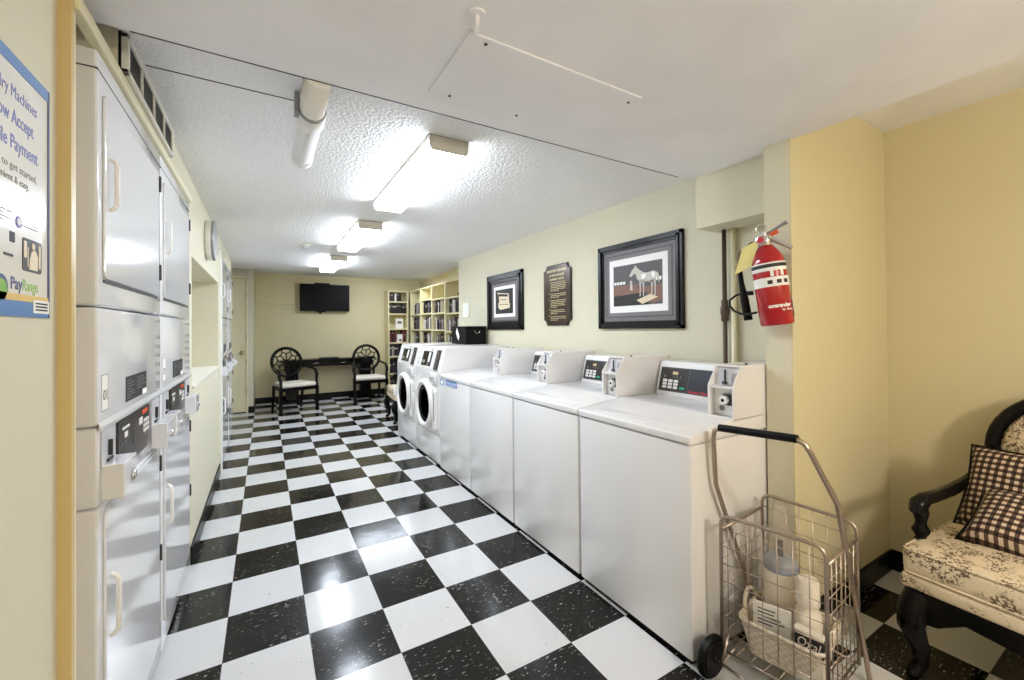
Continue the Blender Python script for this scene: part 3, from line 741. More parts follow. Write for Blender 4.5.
# plaque with scooped corners
t = thing('wall_plaque', 'tall bronze plaque of gold lettered rules between the two pictures', 'plaque', (WR, 3.032, 1.305))
W, Hh = .378, .515; rr = .045
def scoop(i, w_, h_, r_):
    pts = []
    for cx, cy, a0 in ((0, 0, 90), (w_, 0, 180), (w_, h_, 270), (0, h_, 360)):
        for k in range(6):
            a_ = math.radians(a0-90*k/5); pts.append((cx+r_*math.cos(a_), cy+r_*math.sin(a_)))
    return [(-(i+p[0]), i+p[1]) for p in pts]
build('edge', MB().prism(scoop(0, W, Hh, rr), 'x', -.016, -.0005, .002), 'plaquee', t)
build('plate', MB().prism(scoop(.010, W-.02, Hh-.02, rr), 'x', -.018, -.0165), 'plaque', t)
e = MB().use('goldt')
def pl(s, size, z, yc, width): e.text(s, size, (-.0183, -yc+width/2, z), (0, -1, 0), (0, 0, 1), .0003, width=width, bold=.0008)
pl('BOOSTER TOWERS', .030, Hh-.062, W/2, .27); pl('CONDOMINIUM', .026, Hh-.098, W/2, .21); pl('LAUNDRY RULES', .022, Hh-.130, W/2, .20)
z = Hh-.152
for blk, n in ((0, 6), (1, 3), (2, 5), (3, 3), (4, 3)):
    for k in range(n):
        x = .105
        while x < (.30 if k < n-1 else .20):      # broken strokes: the small print cannot be read in the photo
            wd_ = R.uniform(.012, .034); e.box(-.0188, -.0181, -min(x+wd_, .315), -x, z, z+.0055); x += wd_+.006
        z -= .0145
    if blk < 4: e.box(-.0188, -.0181, -.090, -.082, z-.006, z+.002)
    z -= .011
build('lettering', e, None, t)

# ------------------------------------------------------------------ standpipes in the niche
t = thing('standpipe', 'thin brown vertical pipe with coupling behind the washers', 'pipe', (2.098, 1.338, 0))
build('pipe_body', MB().tube([(0, 0, 0), (0, 0, 1.797)], .011, 12), 'brownpipe', t)
build('coupling', MB().lathe([(.014, 1.31), (.019, 1.315), (.019, 1.345), (.022, 1.35), (.022, 1.385), (.017, 1.39), (.017, 1.42), (.014, 1.425)], 14), 'brownpipe', t)
single('supply_pipe', MB().tube([(0, 0, 0), (0, 0, 1.797)], .014, 14), 'cream', 'cream painted vertical pipe beside the brown standpipe', 'pipe', (2.105, 1.292, 0))

# ------------------------------------------------------------------ fire extinguisher
Pc = Vector((1.806, .925, 1.288))
t = thing('fire_extinguisher', 'red fire extinguisher hanging on the cream column', 'extinguisher', Pc)
tilt = Matrix.Rotation(math.radians(-4), 4, 'Y') @ Matrix.Rotation(math.radians(-5.5), 4, 'X')
facing = Matrix.Rotation(math.radians(-123), 4, 'Z')     # printed side towards the room
ME = tilt @ Matrix.Diagonal((1, 1, .945, 1))
def ebuild(name, mb, m=None, par=t, sm=40):
    bmesh.ops.transform(mb.bm, matrix=ME, verts=mb.bm.verts); return build(name, mb, m, par, sm)
r_ = .061
ebuild('cylinder', MB().lathe([(0, 0), (.055, 0), (r_, .008), (r_, .265), (.057, .29), (.045, .318), (.028, .345), (.022, .35)], 32), 'red')
lb = MB().use('paper').lathe([(r_+.0006, .165), (r_+.0006, .268)], 32)
lb.use('ink').lathe([(r_+.0009, .247), (r_+.0009, .262)], 32)
lb.use('red').lathe([(r_+.0009, .205), (r_+.0009, .232)], 32)
def on_cyl(mb, m, ang, z, w_, h_, d=.0012):
    mb.use(m); a_ = math.radians(ang); n_ = Vector((math.cos(a_), math.sin(a_), 0)); rt_ = Vector((-math.sin(a_), math.cos(a_), 0))
    mb.quad(n_*(r_+.0004)-rt_*w_/2+Vector((0, 0, z)), rt_, (0, 0, 1), w_, h_, d)
for ang in (205, 235, 262): on_cyl(lb, 'ink', ang, .176, .018, .016)
for ang in (215, 250): on_cyl(lb, 'paper', ang, .208, .012, .026, .0016)
lab = ebuild('label', lb)
for f in list(lab.data.polygons): pass
tx = MB().use('paper')
word = 'commander'; a0 = 192
for i, ch in enumerate(word):
    a_ = math.radians(a0+i*9.0); n_ = Vector((math.cos(a_), math.sin(a_), 0)); rt_ = Vector((-math.sin(a_), math.cos(a_), 0))
    tx.text(ch, .023, n_*(r_+.0004)+Vector((0, 0, .075)), rt_, (0, 0, 1), .0004, 'CENTER', bold=.0008)
for i, ch in enumerate('by Badger'):
    if ch == ' ': continue
    a_ = math.radians(234+i*6.0); n_ = Vector((math.cos(a_), math.sin(a_), 0)); rt_ = Vector((-math.sin(a_), math.cos(a_), 0))
    tx.text(ch, .012, n_*(r_+.0004)+Vector((0, 0, .060)), rt_, (0, 0, 1), .0004, 'CENTER', bold=.0004)
ebuild('lettering', tx, None, t, None)
e = MB(); on_cyl(e, 'paper', 300, .03, .03, .09); on_cyl(e, 'inkg', 300, .085, .018, .02, .0018); ebuild('inspection_label', e, None, t, None)
ebuild('valve', MB().lathe([(.020, .345), (.024, .352), (.024, .385), (.014, .392), (.014, .405)], 18).box(-.014, .014, -.03, .03, .372, .392, .003), 'chrome')
dv = Vector((math.cos(math.radians(-65)), math.sin(math.radians(-65)), 0))     # handle direction, towards the camera's right
ebuild('carry_handle', MB().tube([(0, 0, .375), dv*.03+Vector((0, 0, .37)), dv*.075+Vector((0, 0, .332)), dv*.09+Vector((0, 0, .318))], [.011, .010, .009, .008], 8), 'chrome')
ebuild('lever', MB().tube([(0, 0, .395), dv*.03+Vector((0, 0, .405)), dv*.065+Vector((0, 0, .424)), dv*.085+Vector((0, 0, .432))], [.007, .007, .007, .010], 8), 'gray')
ebuild('safety_seal', MB().tube([dv*.012+Vector((0, 0, .388)), dv*.05+Vector((0, 0, .402))], .009, 8), 'orange')
ebuild('pull_ring', MB().tube(arc((0, 0), .020, 0, 2*PI*23/24, 23, lambda a_, b_: Vector((-.012, 0, .425))+Vector((.4*a_, -.8*a_, b_))), .003, 6, True), 'chrome')
g_ = Matrix.Translation((-.022, -.004, .372)) @ Matrix.Rotation(-PI/2, 4, 'Y')
ebuild('gauge', MB().lathe([(.019, 0), (.021, .004), (.021, .014), (.017, .016)], 20, g_).use('redt').lathe([(.016, .016), (.016, .017)], 20, g_) if 0 else MB().use('chrome').lathe([(.019, 0), (.021, .004), (.021, .014), (.017, .016)], 20, g_).use('redt').lathe([(.015, .016), (.015, .0168)], 20, g_))
hd = Vector((-.10, .99, 0)).normalized()
ebuild('hose', MB().tube([Vector((0, .01, .365)), hd*.05+Vector((0, 0, .372)), hd*.095+Vector((0, 0, .345)), hd*.115+Vector((0, 0, .28)), hd*.115+Vector((0, 0, .20)), hd*.112+Vector((0, 0, .13))], .010, 10), 'black')
ebuild('nozzle', MB().tube([hd*.115+Vector((0, 0, .21)), hd*.113+Vector((0, 0, .13)), hd*.110+Vector((0, 0, .035))], [.010, .016, .017], 14), 'black')
e = MB().use('tag').quad(hd*.115+Vector((-.045, 0, .245)), (.15, -.9, .30), (.1, -.40, 1), .075, .120, .001); ebuild('inspection_tag', e, None, t, None)
t2 = thing('extinguisher_bracket', 'black strap bracket hanging open beside the red extinguisher', 'bracket', (1.84, .99, 1.288))
B3 = lambda x, y, z: Vector((x, y, z))-Vector((1.84, .99, 1.288))
build('strap', MB().tube([B3(1.79, 1.022, 1.425), B3(1.79, 1.055, 1.428), B3(1.79, 1.09, 1.42), B3(1.79, 1.118, 1.40), B3(1.785, 1.115, 1.375), B3(1.775, 1.09, 1.352), B3(1.755, 1.045, 1.336), B3(1.742, 1.00, 1.335), B3(1.738, .97, 1.340)], .005, 8), 'black', t2)
build('buckle', MB().box(-.062, -.046, .022, .050, .128, .146, .003), 'black', t2)
build('back_plate', MB().box(.028, .0405, -.05, .0, .06, .30, .002), 'black', t2)

# ------------------------------------------------------------------ shopping cart
CL = Vector((1.60, .82, 0))
t = thing('shopping_cart', 'folding wire shopping cart with black grip beside the washer', 'cart', CL)
def L3(x, y, z): return Vector((x, y, z))-CL
# corners (world): near panel n*, back panel b*; left = far (+y), right = near (-y)
zb = .088
nl, nr = (1.455, .955), (1.515, .640); bl, br = (1.785, .985), (1.800, .665)
def panel(name, A, B, zt, n_v, n_h, par, z0=zb, rr=.035):
    A = Vector((*A, 0)); B = Vector((*B, 0)); d_ = (B-A); W_ = d_.length; d_.normalize()
    P = lambda s_, z_: A+d_*s_+Vector((0, 0, z_))-CL
    pts = [P(0, z0), P(0, zt-rr)]+[P(rr-rr*math.cos(a_), zt-rr+rr*math.sin(a_)) for a_ in (.4, .8, 1.2, PI/2)]
    pts += [P(W_-rr+rr*math.sin(a_), zt-rr+rr*math.cos(a_)) for a_ in (0, .4, .8, 1.2)]+[P(W_, zt-rr), P(W_, z0)]
    mb = MB().tube(pts, .0065, 8)
    for k in range(1, n_v): mb.tube([P(W_*k/n_v, z0), P(W_*k/n_v, zt-.004)], .0017, 5)
    for k in range(n_h):
        z_ = z0+(zt-z0-.05)*k/(n_h-1); mb.tube([P(0, z_), P(W_, z_)], .0017, 5)
    return build(name, mb, 'nickel', par)
panel('front_panel', nl, nr, .585, 7, 8, t); panel('back_panel', bl, br, .585, 7, 8, t)
def wire_side(name, A, B, zt):
    A = Vector((*A, 0)); B = Vector((*B, 0)); mb = MB()
    for k in range(9):
        z_ = zb+(zt-zb)*k/8; mb.tube([A+Vector((0, 0, z_))-CL, B+Vector((0, 0, z_))-CL], .0065 if k == 8 else .0017, 6)
    for k in range(1, 7): mb.tube([A.lerp(B, k/7)+Vector((0, 0, zb))-CL, A.lerp(B, k/7)+Vector((0, 0, zt))-CL], .0017, 5)
    return build(name, mb, 'nickel', t)
wire_side('side_panel', nl, bl, .53); wire_side('side_panel', nr, br, .53)
mb = MB()
for k in range(8):
    a_ = Vector((*nl, zb)).lerp(Vector((*nr, zb)), k/7)-CL; b_ = Vector((*bl, zb)).lerp(Vector((*br, zb)), k/7)-CL; mb.tube([a_, b_], .0018, 5)
for k in range(6):
    a_ = Vector((*nl, zb)).lerp(Vector((*bl, zb)), k/5)-CL; b_ = Vector((*nr, zb)).lerp(Vector((*br, zb)), k/5)-CL; mb.tube([a_, b_], .0018 if 0 < k < 5 else .004, 5)
build('bottom_grid', mb, 'nickel', t)
hp = [L3(1.80, .995, .01), L3(1.487, .995, .679), L3(1.462, .985, .86), L3(1.455, .975, .893), L3(1.455, .945, .907), L3(1.462, .70, .922), L3(1.466, .675, .91), L3(1.475, .663, .885), L3(1.632, .655, .69), L3(1.86, .655, .01)]
build('handle', MB().tube(hp, .0085, 10), 'nickel', t, 60)
build('grip', MB().tube([L3(1.455, .955, .9068), L3(1.462, .693, .9222)], .0135, 14), 'black', t, 40)
for yy in (.995, .60):
    Mw = Matrix.Translation(Vector((1.405, yy-.03 if yy > .9 else yy, .076))-CL) @ Matrix.Rotation(PI/2, 4, 'X')
    wh = build('wheel', MB().use('black').lathe([(.02, -.018), (.055, -.018), (.058, -.013), (.068, -.013), (.075, -.006), (.075, .006), (.068, .013), (.058, .013), (.055, .018), (.02, .018)], 28, Mw), None, t, 35)
    build('hub', MB().use('black').lathe([(.012, -.024), (.012, .024)], 12, Mw), None, wh)
mb = MB().tube([L3(1.405, .985, .076), L3(1.405, .60, .076)], .005, 8)
mb.tube([L3(1.405, .925, .076), L3(1.457, .93, .16)], .005, 6).tube([L3(1.405, .65, .076), L3(1.51, .645, .16)], .005, 6)
mb.tube([L3(1.405, .925, .076), L3(1.77, .97, .10)], .004, 6).tube([L3(1.405, .65, .076), L3(1.79, .67, .10)], .004, 6)
build('axle', mb, 'nickel', t)

# woven basket inside the cart
t = thing('woven_basket', 'white woven basket with loop handles inside the shopping cart', 'basket', (1.637, .812, .0935), math.radians(-79.5))
HB = .122
def ring(w_, l_, z_, r_): return [(p[0], p[1], z_) for p in rounded(-l_/2, l_/2, -w_/2, w_/2, r_, 4)]
mb = MB(); t_ = bmesh.new(); rings = []
for w_, l_, z_ in ((.205, .215, 0), (.222, .235, .05), (.236, .25, .09), (.25, .262, HB), (.240, .252, HB), (.226, .24, .09), (.20, .21, .006)):
    rings.append([t_.verts.new(p) for p in ring(w_, l_, z_, .03)])
for A, B in zip(rings, rings[1:]):
    for k in range(len(A)): t_.faces.new((A[k], A[(k+1) % len(A)], B[(k+1) % len(A)], B[k]))
t_.faces.new(rings[0][::-1]); t_.faces.new(rings[-1]); mb._join(t_)
build('basket_body', mb, 'weave', t)
build('rim', MB().tube(ring(.248, .26, HB, .03), .007, 8, True), 'weave', t)
for sx in (-1, 1):
    build('handle', MB().tube([(sx*(.128+.01*math.sin(a_)), .055*math.cos(a_), HB+.05*math.sin(a_)) for a_ in [PI*k/10 for k in range(11)]], .007, 8), 'weave', t)
# things in the basket
def bottle(loc, label, name='detergent_bottle', rz=0, sc=1):
    t = thing(name, label, 'bottle', loc, rz)
    build('body', MB().lathe([(0, 0), (.042*sc, 0), (.047*sc, .006), (.047*sc, .13*sc), (.040*sc, .16*sc), (.024*sc, .18*sc), (.022*sc, .19*sc)], 28, None, 1, .8), 'bottle', t, 50)
    build('cap', MB().lathe([(.031*sc, .181*sc), (.032*sc, .186*sc), (.030*sc, .25*sc), (.026*sc, .257*sc), (0, .258*sc)], 24), 'bottle', t, 50)
    return t
bottle((1.642, .752, .1005), 'white detergent bottle with tall white cap in the basket', rz=.5, sc=1.14)
t = thing('laundry_tub', 'white tub with blue gray lid and black grip in basket', 'tub', (1.692, .868, .1005))
build('body', MB().lathe([(0, 0), (.050, 0), (.054, .006), (.058, .25), (.054, .262)], 28), 'bottle', t, 50)
build('lid', MB().lathe([(.058, .260), (.060, .264), (.056, .290), (.045, .303), (0, .306)], 28), 'bluelid', t, 50)
build('grip', MB().box(-.008, .008, -.008, .008, .303, .365, .003), 'black', t)
build('lettering', MB().use('ink').box(-.058, -.0575, -.01, -.003, .09, .12).box(-.0565, -.056, -.02, -.014, .088, .11), None, t)
build('clear_hood', MB().lathe([(.0605, .285), (.052, .35), (.024, .44), (.018, .49)], 20), 'clearhood', t, 60)
t = thing('soap_carton', 'cream soap carton with dark scripted label in the basket', 'carton', (1.562, .712, .1005), math.radians(-84))
build('carton', MB().box(-.043, .043, -.015, .015, 0, .165, .003), 'bottle', t)
e = MB().use('ink').box(-.0435, .0435, -.0157, .0157, .098, .155)
e.use('bottle').text('Oxal', .045, (-.035, -.016, .112), (1, 0, 0), (0, 0, 1), .0004, width=.068, shear=.3)
build('label', e, None, t)
t = thing('folded_leaflet', 'white folded leaflet with dark print leaning in the basket', 'leaflet', (1.585, .845, .101), math.radians(-70))
build('leaflet', MB().box(-.06, .06, -.004, .004, 0, .165, .001), 'paper', t)
e = MB().use('ink')
for i in range(5): e.box(-.045, R.uniform(0, .045), -.0046, -.0038, .09+i*.013, .094+i*.013)
build('print', e, None, t)

# ------------------------------------------------------------------ toile armchair
def cushion_mesh(l, w, h, n=14, puff=1.0, pinch=.35):
    """pillow in local xy, thickness along z"""
    mb = MB(); t = bmesh.new(); top = {}; bot = {}
    for i in range(n+1):
        for j in range(n+1):
            u, v = i/n*2-1, j/n*2-1
            e_ = (1-u**4)*(1-v**4)
            k = 1-.06*(1-abs(v)**2)*abs(u)**3-.0; k2 = 1-.06*(1-abs(u)**2)*abs(v)**3
            x, y = u*l/2*k, v*w/2*k2
            top[i, j] = t.verts.new((x, y, h/2*e_**.55)); bot[i, j] = t.verts.new((x, y, -h/2*e_**.55)) if 0 < i < n and 0 < j < n else top[i, j]
    for i in range(n):
        for j in range(n):
            for D in (top, bot):
                q = [D[i, j], D[i+1, j], D[i+1, j+1], D[i, j+1]]
                if D is bot: q.reverse()
                if len(set(q)) > 2:
                    try: t.faces.new(q).smooth = True
                    except ValueError: pass
    mb._join(t)
    return mb
def armchair(loc, rz, label, sc=1):
    """local: faces -x, y across (far arm at +y); origin on the floor under the seat centre"""
    t = thing('toile_armchair', label, 'armchair', loc, rz, 'black framed toile armchairs')
    W, D = .64, .60
    fr = .31
    build('seat_rail', MB().box(-D/2+.015, D/2, -W/2+.01, -W/2+.05, .25, .335, .006).box(-D/2+.015, D/2, W/2-.05, W/2-.01, .25, .335, .006)
          .prism([(-W/2+.02, .335), (W/2-.02, .335), (W/2-.02, .20), (W/2-.10, .215), (W/2-.17, .265), (0, .25), (-W/2+.17, .265), (-W/2+.10, .215), (-W/2+.02, .20)], 'x', -D/2, -D/2+.04, .004)
          .box(D/2-.04, D/2, -W/2+.02, W/2-.02, .25, .335, .006), 'fblack', t)
    for sy in (-1, 1):
        y = sy*(W/2-.045)
        build('leg', MB().tube([(-D/2+.03, y, .30), (-D/2+.0, y+sy*.012, .24), (-D/2-.005, y+sy*.015, .19), (-D/2+.025, y, .11), (-D/2+.03, y, .05), (-D/2+.0, y+sy*.01, .018), (-D/2-.02, y+sy*.015, .012)], [.042, .045, .04, .027, .021, .022, .012], 12), 'fblack', t, 60)
        build('leg', MB().tube([(D/2-.03, y, .30), (D/2-.02, y, .15), (D/2+.06, y, .012)], [.03, .024, .018], 10), 'fblack', t, 60)
    # upholstered border and boxed seat cushion
    build('seat_border', MB().box(-D/2-.004, D/2-.03, -W/2, W/2, .318, .372, .014, 3), 'toile', t, 50)
    cu = MB(); tb = bmesh.new(); n = 16
    bmesh.ops.create_cube(tb, size=1)
    for v in tb.verts: v.co = Vector((v.co.x*(D-.01)-.01, v.co.y*(W-.005), v.co.z*.10+.418))
    bmesh.ops.bevel(tb, geom=tb.edges[:], offset=.028, segments=4, affect='EDGES', profile=.5)
    bmesh.ops.subdivide_edges(tb, edges=[e_ for e_ in tb.edges if e_.calc_length() > .3], cuts=9, use_grid_fill=True)
    for v in tb.verts:
        if v.co.z > .44: v.co.z += .026*max(0, 1-(v.co.x/(D/2))**2)*max(0, 1-(v.co.y/(W/2))**2)
    for f in tb.faces: f.smooth = True
    cu._join(tb)
    sc_ = build('seat_cushion', cu, 'toile', t, 60)
    pip = [(p[0]-.01, p[1], .459) for p in rounded(-(D-.018)/2, (D-.018)/2, -(W-.012)/2, (W-.012)/2, .03)]
    pip2 = [(p[0], p[1], .378) for p in pip]
    build('piping', MB().tube(pip, .005, 6, True).tube(pip2, .005, 6, True), 'toile', sc_)
    # arms: turned post in front, curved rail to the back
    for sy in (-1, 1):
        y = sy*(W/2-.015)
        pm = Matrix.Translation((-.17, y, .335)) @ Matrix.Diagonal((.78, .78, .87, 1)) @ Matrix.Translation((0, 0, -.335))
        build('arm_post', MB().lathe([(.022, .33), (.022, .455), (.030, .47), (.026, .482), (.020, .495), (.034, .515), (.036, .525), (.024, .545), (.022, .56), (.032, .60), (.03, .615)], 18, pm), 'fblack', t, 50)
        build('arm_rail', MB().tube([(-.172, y, .560), (-.19, y, .578), (-.182, y, .600), (-.14, y, .610), (-.04, y, .604), (.08, y-sy*.005, .606), (.20, y-sy*.025, .632), (.30, y-sy*.05, .685)], [.020, .028, .029, .025, .023, .023, .022, .020], 14), 'fblack', t, 60)
    # oval back
    bx = .31; rise = .12
    def ov(ry, rz_, a_, off=0): 
        y_ = ry*math.cos(a_); z_ = .765+rz_*math.sin(a_); return (bx+.012+(z_-.5)*rise*1.1+off, y_, z_)
    n = 40
    build('back_frame', MB().tube([ov(.25, .235, 2*PI*k/n) for k in range(n)], .027, 12, True)
          .tube([(.27, .20, .28), (.29, .22, .45), (.335, .225, .62)], .024, 10).tube([(.27, -.20, .28), (.29, -.22, .45), (.335, -.225, .62)], .024, 10), 'fblack', t, 60)
    pd = MB(); tb = bmesh.new()
    rings = []
    for k_, (q, dx) in enumerate(((1, 0), (.93, -.022), (.7, -.036), (.35, -.044))):
        rings.append([tb.verts.new(ov(.233*q, .218*q, 2*PI*i/n, dx)) for i in range(n)])
    cv = tb.verts.new(ov(0, 0, 0, -.046)); bk = [tb.verts.new(ov(.233, .218, 2*PI*i/n, .02)) for i in range(n)]
    for A, B in zip(rings, rings[1:]):
        for i in range(n): tb.faces.new((A[i], A[(i+1) % n], B[(i+1) % n], B[i])).smooth = True
    for i in range(n): tb.faces.new((rings[-1][i], rings[-1][(i+1) % n], cv)).smooth = True; tb.faces.new((bk[i], bk[(i+1) % n], rings[0][(i+1) % n], rings[0][i]))
    tb.faces.new(bk[::-1]); bmesh.ops.recalc_face_normals(tb, faces=tb.faces); pd._join(tb)
    build('back_pad', pd, 'toile', t)
    return t
ac = armchair((2.31, .28, 0), math.radians(-4), 'black framed toile armchair holding two gingham cushions')
dup(ac, (1.82, 5.95, 0), math.radians(-4), 'black framed toile armchair half hidden behind front loading washers')
def cushion(loc, rot, l, w, h, label):
    o = build('gingham_cushion', cushion_mesh(l, w, h), 'gingham'); o.location = loc; o.rotation_euler = rot
    tag(o, label, 'cushion', 'gingham cushions')
    n = 14; pts = []
    for (u0, v0, u1, v1) in ((-1, -1, 1, -1), (1, -1, 1, 1), (1, 1, -1, 1), (-1, 1, -1, -1)):
        for k in range(8):
            u = u0+(u1-u0)*k/8; v = v0+(v1-v0)*k/8
            pts.append((u*l/2*(1-.06*(1-abs(v)**2)*abs(u)**3), v*w/2*(1-.06*(1-abs(u)**2)*abs(v)**3), 0))
    build('piping', MB().tube(pts, .006, 6, True), 'fblack', o)
    return o
cushion((2.46, .335, .632), (math.radians(-6), math.radians(-62), math.radians(-8)), .34, .46, .13, 'upright brown and cream gingham cushion against the chair back')
cushion((2.315, .285, .548), (math.radians(2), math.radians(-34), math.radians(-8)), .27, .44, .17, 'lower gingham cushion lying flat on the toile seat')

# ------------------------------------------------------------------ far seating: wheel-back chairs and table
def wheel_chair(loc, rz, label):
    """local: faces -y, origin on floor under seat centre"""
    t = thing('wheel_back_chair', label, 'chair', loc, rz, 'black wheel back armchairs')
    w, d = .27, .24
    ft = [(-.27, -.24), (.27, -.24)]; bk = [(-.22, .22), (.22, .22)]
    seatp = [(-.265, -.25), (.265, -.25), (.225, .22), (-.225, .22)]
    build('seat_rail', MB().prism(seatp, 'z', .345, .40, .006), 'fblack', t)
    sp = [(-.255, -.255), (.255, -.255), (.22, .20), (-.22, .20)]
    build('seat', MB().prism(sp, 'z', .40, .462, .022, 3), 'seatw', t, 50)
    for x, y in ft: build('leg', MB().prism([(x-.022, y-.022), (x+.022, y-.022), (x+.022, y+.022), (x-.022, y+.022)], 'z', 0, .40, .004), 'fblack', t)
    for x, y in bk: build('leg', MB().tube([(x, y, .40), (x, y+.005, .25), (x, y+.06, .0)], [.024, .022, .018], 8), 'fblack', t)
    for x, y in ft:
        s1 = 1 if x > 0 else -1
        build('arm', MB().tube([(x, y, .36), (x-s1*.005, y+.01, .50), (x+s1*.012, y+.035, .58), (x, y+.05, .645), (x, y+.12, .668), (x-s1*.01, y+.28, .675), (x-s1*.045, y+.44, .70)], [.022, .02, .024, .022, .02, .018, .018], 10), 'fblack', t, 60)
    cz = .765; rr = .226
    def P(a_, b_): return (a_, .225+.18*(b_-.45)*.9, b_) if False else (a_, .235+(b_-.50)*.20, b_)
    mb = MB(); n = 36
    mb.tube([P(rr*math.cos(2*PI*k/n), cz+rr*math.sin(2*PI*k/n)) for k in range(n)], .025, 10, True)
    mb.tube([P(-.13, .36), P(-.12, .46), P(-.13, .59)], .02, 8).tube([P(.13, .36), P(.12, .46), P(.13, .59)], .02, 8)
    build('back_frame', mb, 'fblack', t, 60)
    mb = MB(); m_ = 9
    mb.tube([P(.03*math.cos(2*PI*k/12), cz+.03*math.sin(2*PI*k/12)) for k in range(12)], .010, 6, True)
    for k in range(m_):
        a0 = 2*PI*k/m_+PI/2; a1 = 2*PI*(k+1)/m_+PI/2; am = (a0+a1)/2
        q = lambda r_, a_: P(r_*math.cos(a_), cz+r_*math.sin(a_))
        mb.tube([q(.03, a0), q(.135, a0)], .0105, 6)
        mb.tube([q(.135, a0), q(.172, am), q(.135, a1)], .0105, 6)
        mb.tube([q(.172, am), q(.212, am)], .0105, 6)
    build('back_tracery', mb, 'fblack', t)
    return t
wc = wheel_chair((.385, 7.555, 0), math.radians(17), 'black wheel back armchair with white seat, nearer the cream door')
dup(wc, (1.605, 7.83, 0), math.radians(-3), 'black wheel back armchair with white seat, beside the corner bookcase')
t = thing('console_table', 'long black console table under the wall television', 'table', (1.02, 8.37, 0))
build('tabletop', MB().box(-.78, .78, -.17, .20, .735, .765, .006), 'fblack', t)
build('apron', MB().box(-.74, .74, -.14, .17, .635, .735, .004), 'fblack', t)
for x in (-.62, .62):
    build('leg', MB().box(x-.10, x+.10, -.08, .10, .05, .635, .01).box(x-.16, x+.16, -.14, .15, 0, .05, .008), 'fblack', t)
for x in (-.25, .22): build('drawer_pull', MB().tube([(x-.06, -.14, .69), (x-.055, -.155, .69), (x+.055, -.155, .69), (x+.06, -.14, .69)], .005, 6), 'chrome', t)
t = thing('closed_laptop', 'thin dark closed laptop lying on the black console table', 'laptop', (1.0, 8.34, .7655))
build('base', MB().box(-.16, .16, -.11, .11, 0, .012, .003), 'black', t)
build('lid', MB().box(-.16, .16, -.11, .11, .013, .024, .003), 'panel2', t)

t = thing('television', 'flat black television mounted high on the back wall', 'tv', (.965, YB, 1.637))
build('bezel', MB().box(-.425, .425, -.11, -.06, 0, .50, .005), 'black', t)
build('screen', MB().box(-.408, .408, -.1115, -.1095, .018, .483), 'screen', t)
build('top_box', MB().box(-.18, .08, -.12, -.06, .495, .522, .003), 'black', t)
build('wall_mount', MB().box(-.12, .12, -.06, -.001, .12, .40, .003).box(-.16, .02, -.06, -.03, -.015, .01, .003).box(-.10, -.06, -.05, -.03, -.045, -.01), 'black', t)

# ------------------------------------------------------------------ bookcases and books
def bookcase(loc, rz, W, zs, label, D=.29, Hc=2.05):
    """local: opens to -y, x from 0 to W; zs = heights of shelf tops"""
    t = thing('bookcase', label, 'bookcase', loc, rz, 'built in cream bookcases')
    build('side_panel', MB().box(0, .022, 0, D, 0, Hc), 'shelfc', t); build('side_panel', MB().box(W-.022, W, 0, D, 0, Hc), 'shelfc', t)
    build('back_panel', MB().box(.022, W-.022, D-.012, D, 0, Hc), 'shelfc', t)
    build('top_panel', MB().box(.022, W-.022, 0, D-.012, Hc-.025, Hc), 'shelfc', t)
    for z in zs: build('shelf', MB().box(.022, W-.022, .006, D-.012, z-.024, z), 'shelfc', t)
    return t
bc = [srgb(38, 20, 18), srgb(24, 22, 26), srgb(96, 30, 26), srgb(222, 214, 202), srgb(52, 46, 60), srgb(150, 140, 138), srgb(20, 18, 20), srgb(70, 44, 34), srgb(116, 104, 110)]
bn = ['dark brown', 'black', 'dark red', 'cream', 'dark violet', 'gray', 'jet black', 'brown', 'mauve gray']
for i, q in enumerate(bc): M['book%d' % i] = mat('book_cover_%d' % i, q, .5)
M['pages'] = mat('book_pages', srgb(226, 218, 198), .8)
proto = {}
def book_mesh(ci):
    if ci not in proto:
        mb = MB().use('book%d' % ci).box(0, 1, 0, .06, 0, 1).box(0, .08, .06, 1, 0, 1).box(.92, 1, .06, 1, 0, 1)
        mb.use('pages').box(.08, .92, .06, .97, .03, .97)
        if ci in (1, 4, 7): mb.use('pages').box(.15, .85, -.006, 0, .62+.03*ci/4, .74)
        if ci in (0, 5): mb.use('goldt').box(.15, .85, -.006, 0, .78, .84)
        o = build('book', mb); proto[ci] = o.data; bpy.data.objects.remove(o)
    return proto[ci]
ords = ['first', 'second', 'third', 'fourth', 'fifth', 'sixth', 'seventh', 'eighth', 'ninth', 'tenth', 'eleventh', 'twelfth', 'thirteenth', 'fourteenth', 'fifteenth', 'sixteenth']
def books(base, rz, x0, x1, z, where, pal, hmin=.19, hmax=.26, depth=.17, setback=.035):
    ca, sa = math.cos(rz), math.sin(rz); x = x0; k = 0
    while True:
        th = R.uniform(.026, .05); h = R.uniform(hmin, hmax)
        if x+th > x1 or k >= 16: break
        ci = R.choice(pal)
        o = bpy.data.objects.new('book', book_mesh(ci)); COL.objects.link(o)
        yl = setback+R.uniform(0, .02)
        o.location = (base[0]+ca*x-sa*yl, base[1]+sa*x+ca*yl, z+.0005); o.rotation_euler = (0, 0, rz); o.scale = (th, depth, h)
        tag(o, '%s book, %s from left, %s' % (bn[ci], ords[k], where), 'book', 'books in the cream bookcases')
        x += th+.002; k += 1
B1 = (2.075, 8.295, 0)
zs1 = [.10, .42, .76, 1.03, 1.30, 1.60, 1.84]
bookcase(B1, 0, .40, zs1, 'cream bookcase standing in the corner against the back wall')
nm = 'the corner bookcase'
books(B1, 0, .03, .30, 1.84, 'the top shelf of '+nm, [0, 0, 6, 7, 3], .15, .17)
books(B1, 0, .03, .375, 1.60, 'the second shelf of '+nm, [0, 1, 6, 5, 0], .18, .205)
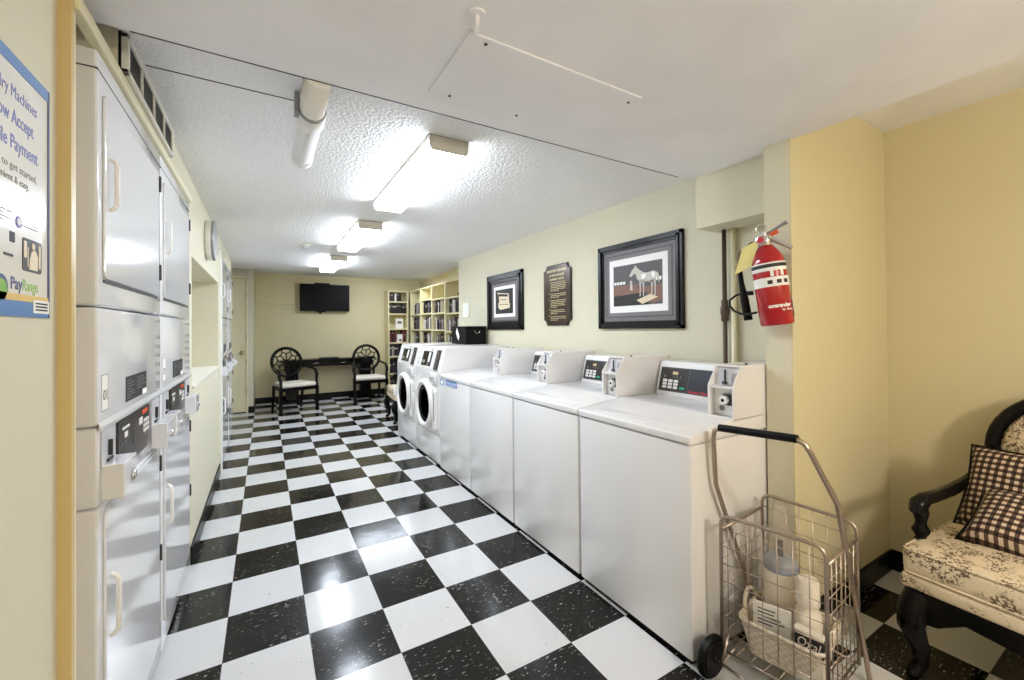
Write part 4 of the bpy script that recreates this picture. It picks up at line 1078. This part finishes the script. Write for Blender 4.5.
books(B1, 0, .03, .17, 1.03, 'the fourth shelf of '+nm, [2, 2, 7, 0], .2, .24); books(B1, 0, .29, .375, 1.03, 'the right end, fourth shelf of '+nm, [2, 7], .2, .24)
books(B1, 0, .03, .37, .76, 'the fifth shelf of '+nm, [5, 1, 4, 6], .2, .235)
books(B1, 0, .03, .37, .42, 'the sixth shelf of '+nm, [1, 4, 5, 6], .22, .28)
books(B1, 0, .03, .37, .10, 'the lowest shelf of '+nm, [0, 1, 6, 7], .2, .26)
t = thing('photo_card', 'cream framed card standing on the third corner bookcase shelf', 'picture', (B1[0]+.245, B1[1]+.10, 1.3005))
build('card', MB().box(-.075, .075, -.008, .008, 0, .20, .002), 'paper', t); build('picture', MB().use('phgray').box(-.04, .04, -.0095, -.0075, .10, .15).use('phbrown').box(-.025, .03, -.0098, -.0076, .10, .125), None, t)
t = thing('photo_card', 'white card on the red book shelf of corner bookcase', 'picture', (B1[0]+.235, B1[1]+.05, 1.0305))
build('card', MB().box(-.055, .055, -.008, .008, 0, .16, .002), 'paper', t); build('picture', MB().use('phd').box(-.01, .03, -.0095, -.0075, .02, .06), None, t)
rzs = -PI/2
names = ['wall bookcase next to corner', 'second wall bookcase from corner', 'third wall bookcase from corner', 'wall bookcase nearest the washers']
zss = [[.30, .66, 1.0, 1.285, 1.575], [.30, .66, 1.0, 1.285, 1.575, 1.83], [.30, .66, 1.0, 1.275, 1.56, 1.805], [.30, .66, .98, 1.25, 1.54, 1.79]]
yt = [8.27, 7.63, 7.01, 6.39]
for i in range(4):
    base = (2.505, yt[i], 0); W = .62
    bookcase(base, rzs, W, zss[i], 'cream '+names[i]); nm = names[i]
    zz = sorted(zss[i], reverse=True)
    if i == 0: rows = [(0, .16, .56), (1, .10, .57), (2, .16, .57)]
    elif i == 1: rows = [(1, .05, .58), (2, .05, .55), (3, .05, .58)]
    elif i == 2: rows = [(1, .03, .34), (2, .03, .42), (3, .10, .50)]
    else: rows = [(1, .10, .45), (2, .04, .45), (3, .05, .45)]
    for k, a_, b_ in rows: books(base, rzs, a_, b_, zz[k], 'shelf %s of %s' % (['one', 'two', 'three', 'four'][k], nm), [1, 6, 6, 0, 4, 5, 8, 3], .17, .22, .19, .03)
    if i == 3:
        single('desk_trinket', MB().lathe([(.025, 0), (.03, .01), (.022, .05), (.03, .06), (0, .065)], 14), 'black', 'small black trinket on the top shelf nearest the washers', 'ornament', (2.56, 5.92, 1.7905))

# ------------------------------------------------------------------ world and view
wd = bpy.data.worlds.new('world'); S.world = wd; wd.use_nodes = True
wd.node_tree.nodes['Background'].inputs[0].default_value = (.8, .8, .8, 1); wd.node_tree.nodes['Background'].inputs[1].default_value = .1
S.view_settings.view_transform = 'Standard'; S.view_settings.look = 'None'; S.view_settings.gamma = 1; S.view_settings.use_curve_mapping = False
S.view_settings.exposure = .0
S.cycles.max_bounces = 10; S.cycles.diffuse_bounces = 6; S.cycles.use_denoising = True
S.cycles.caustics_reflective = False; S.cycles.caustics_refractive = False
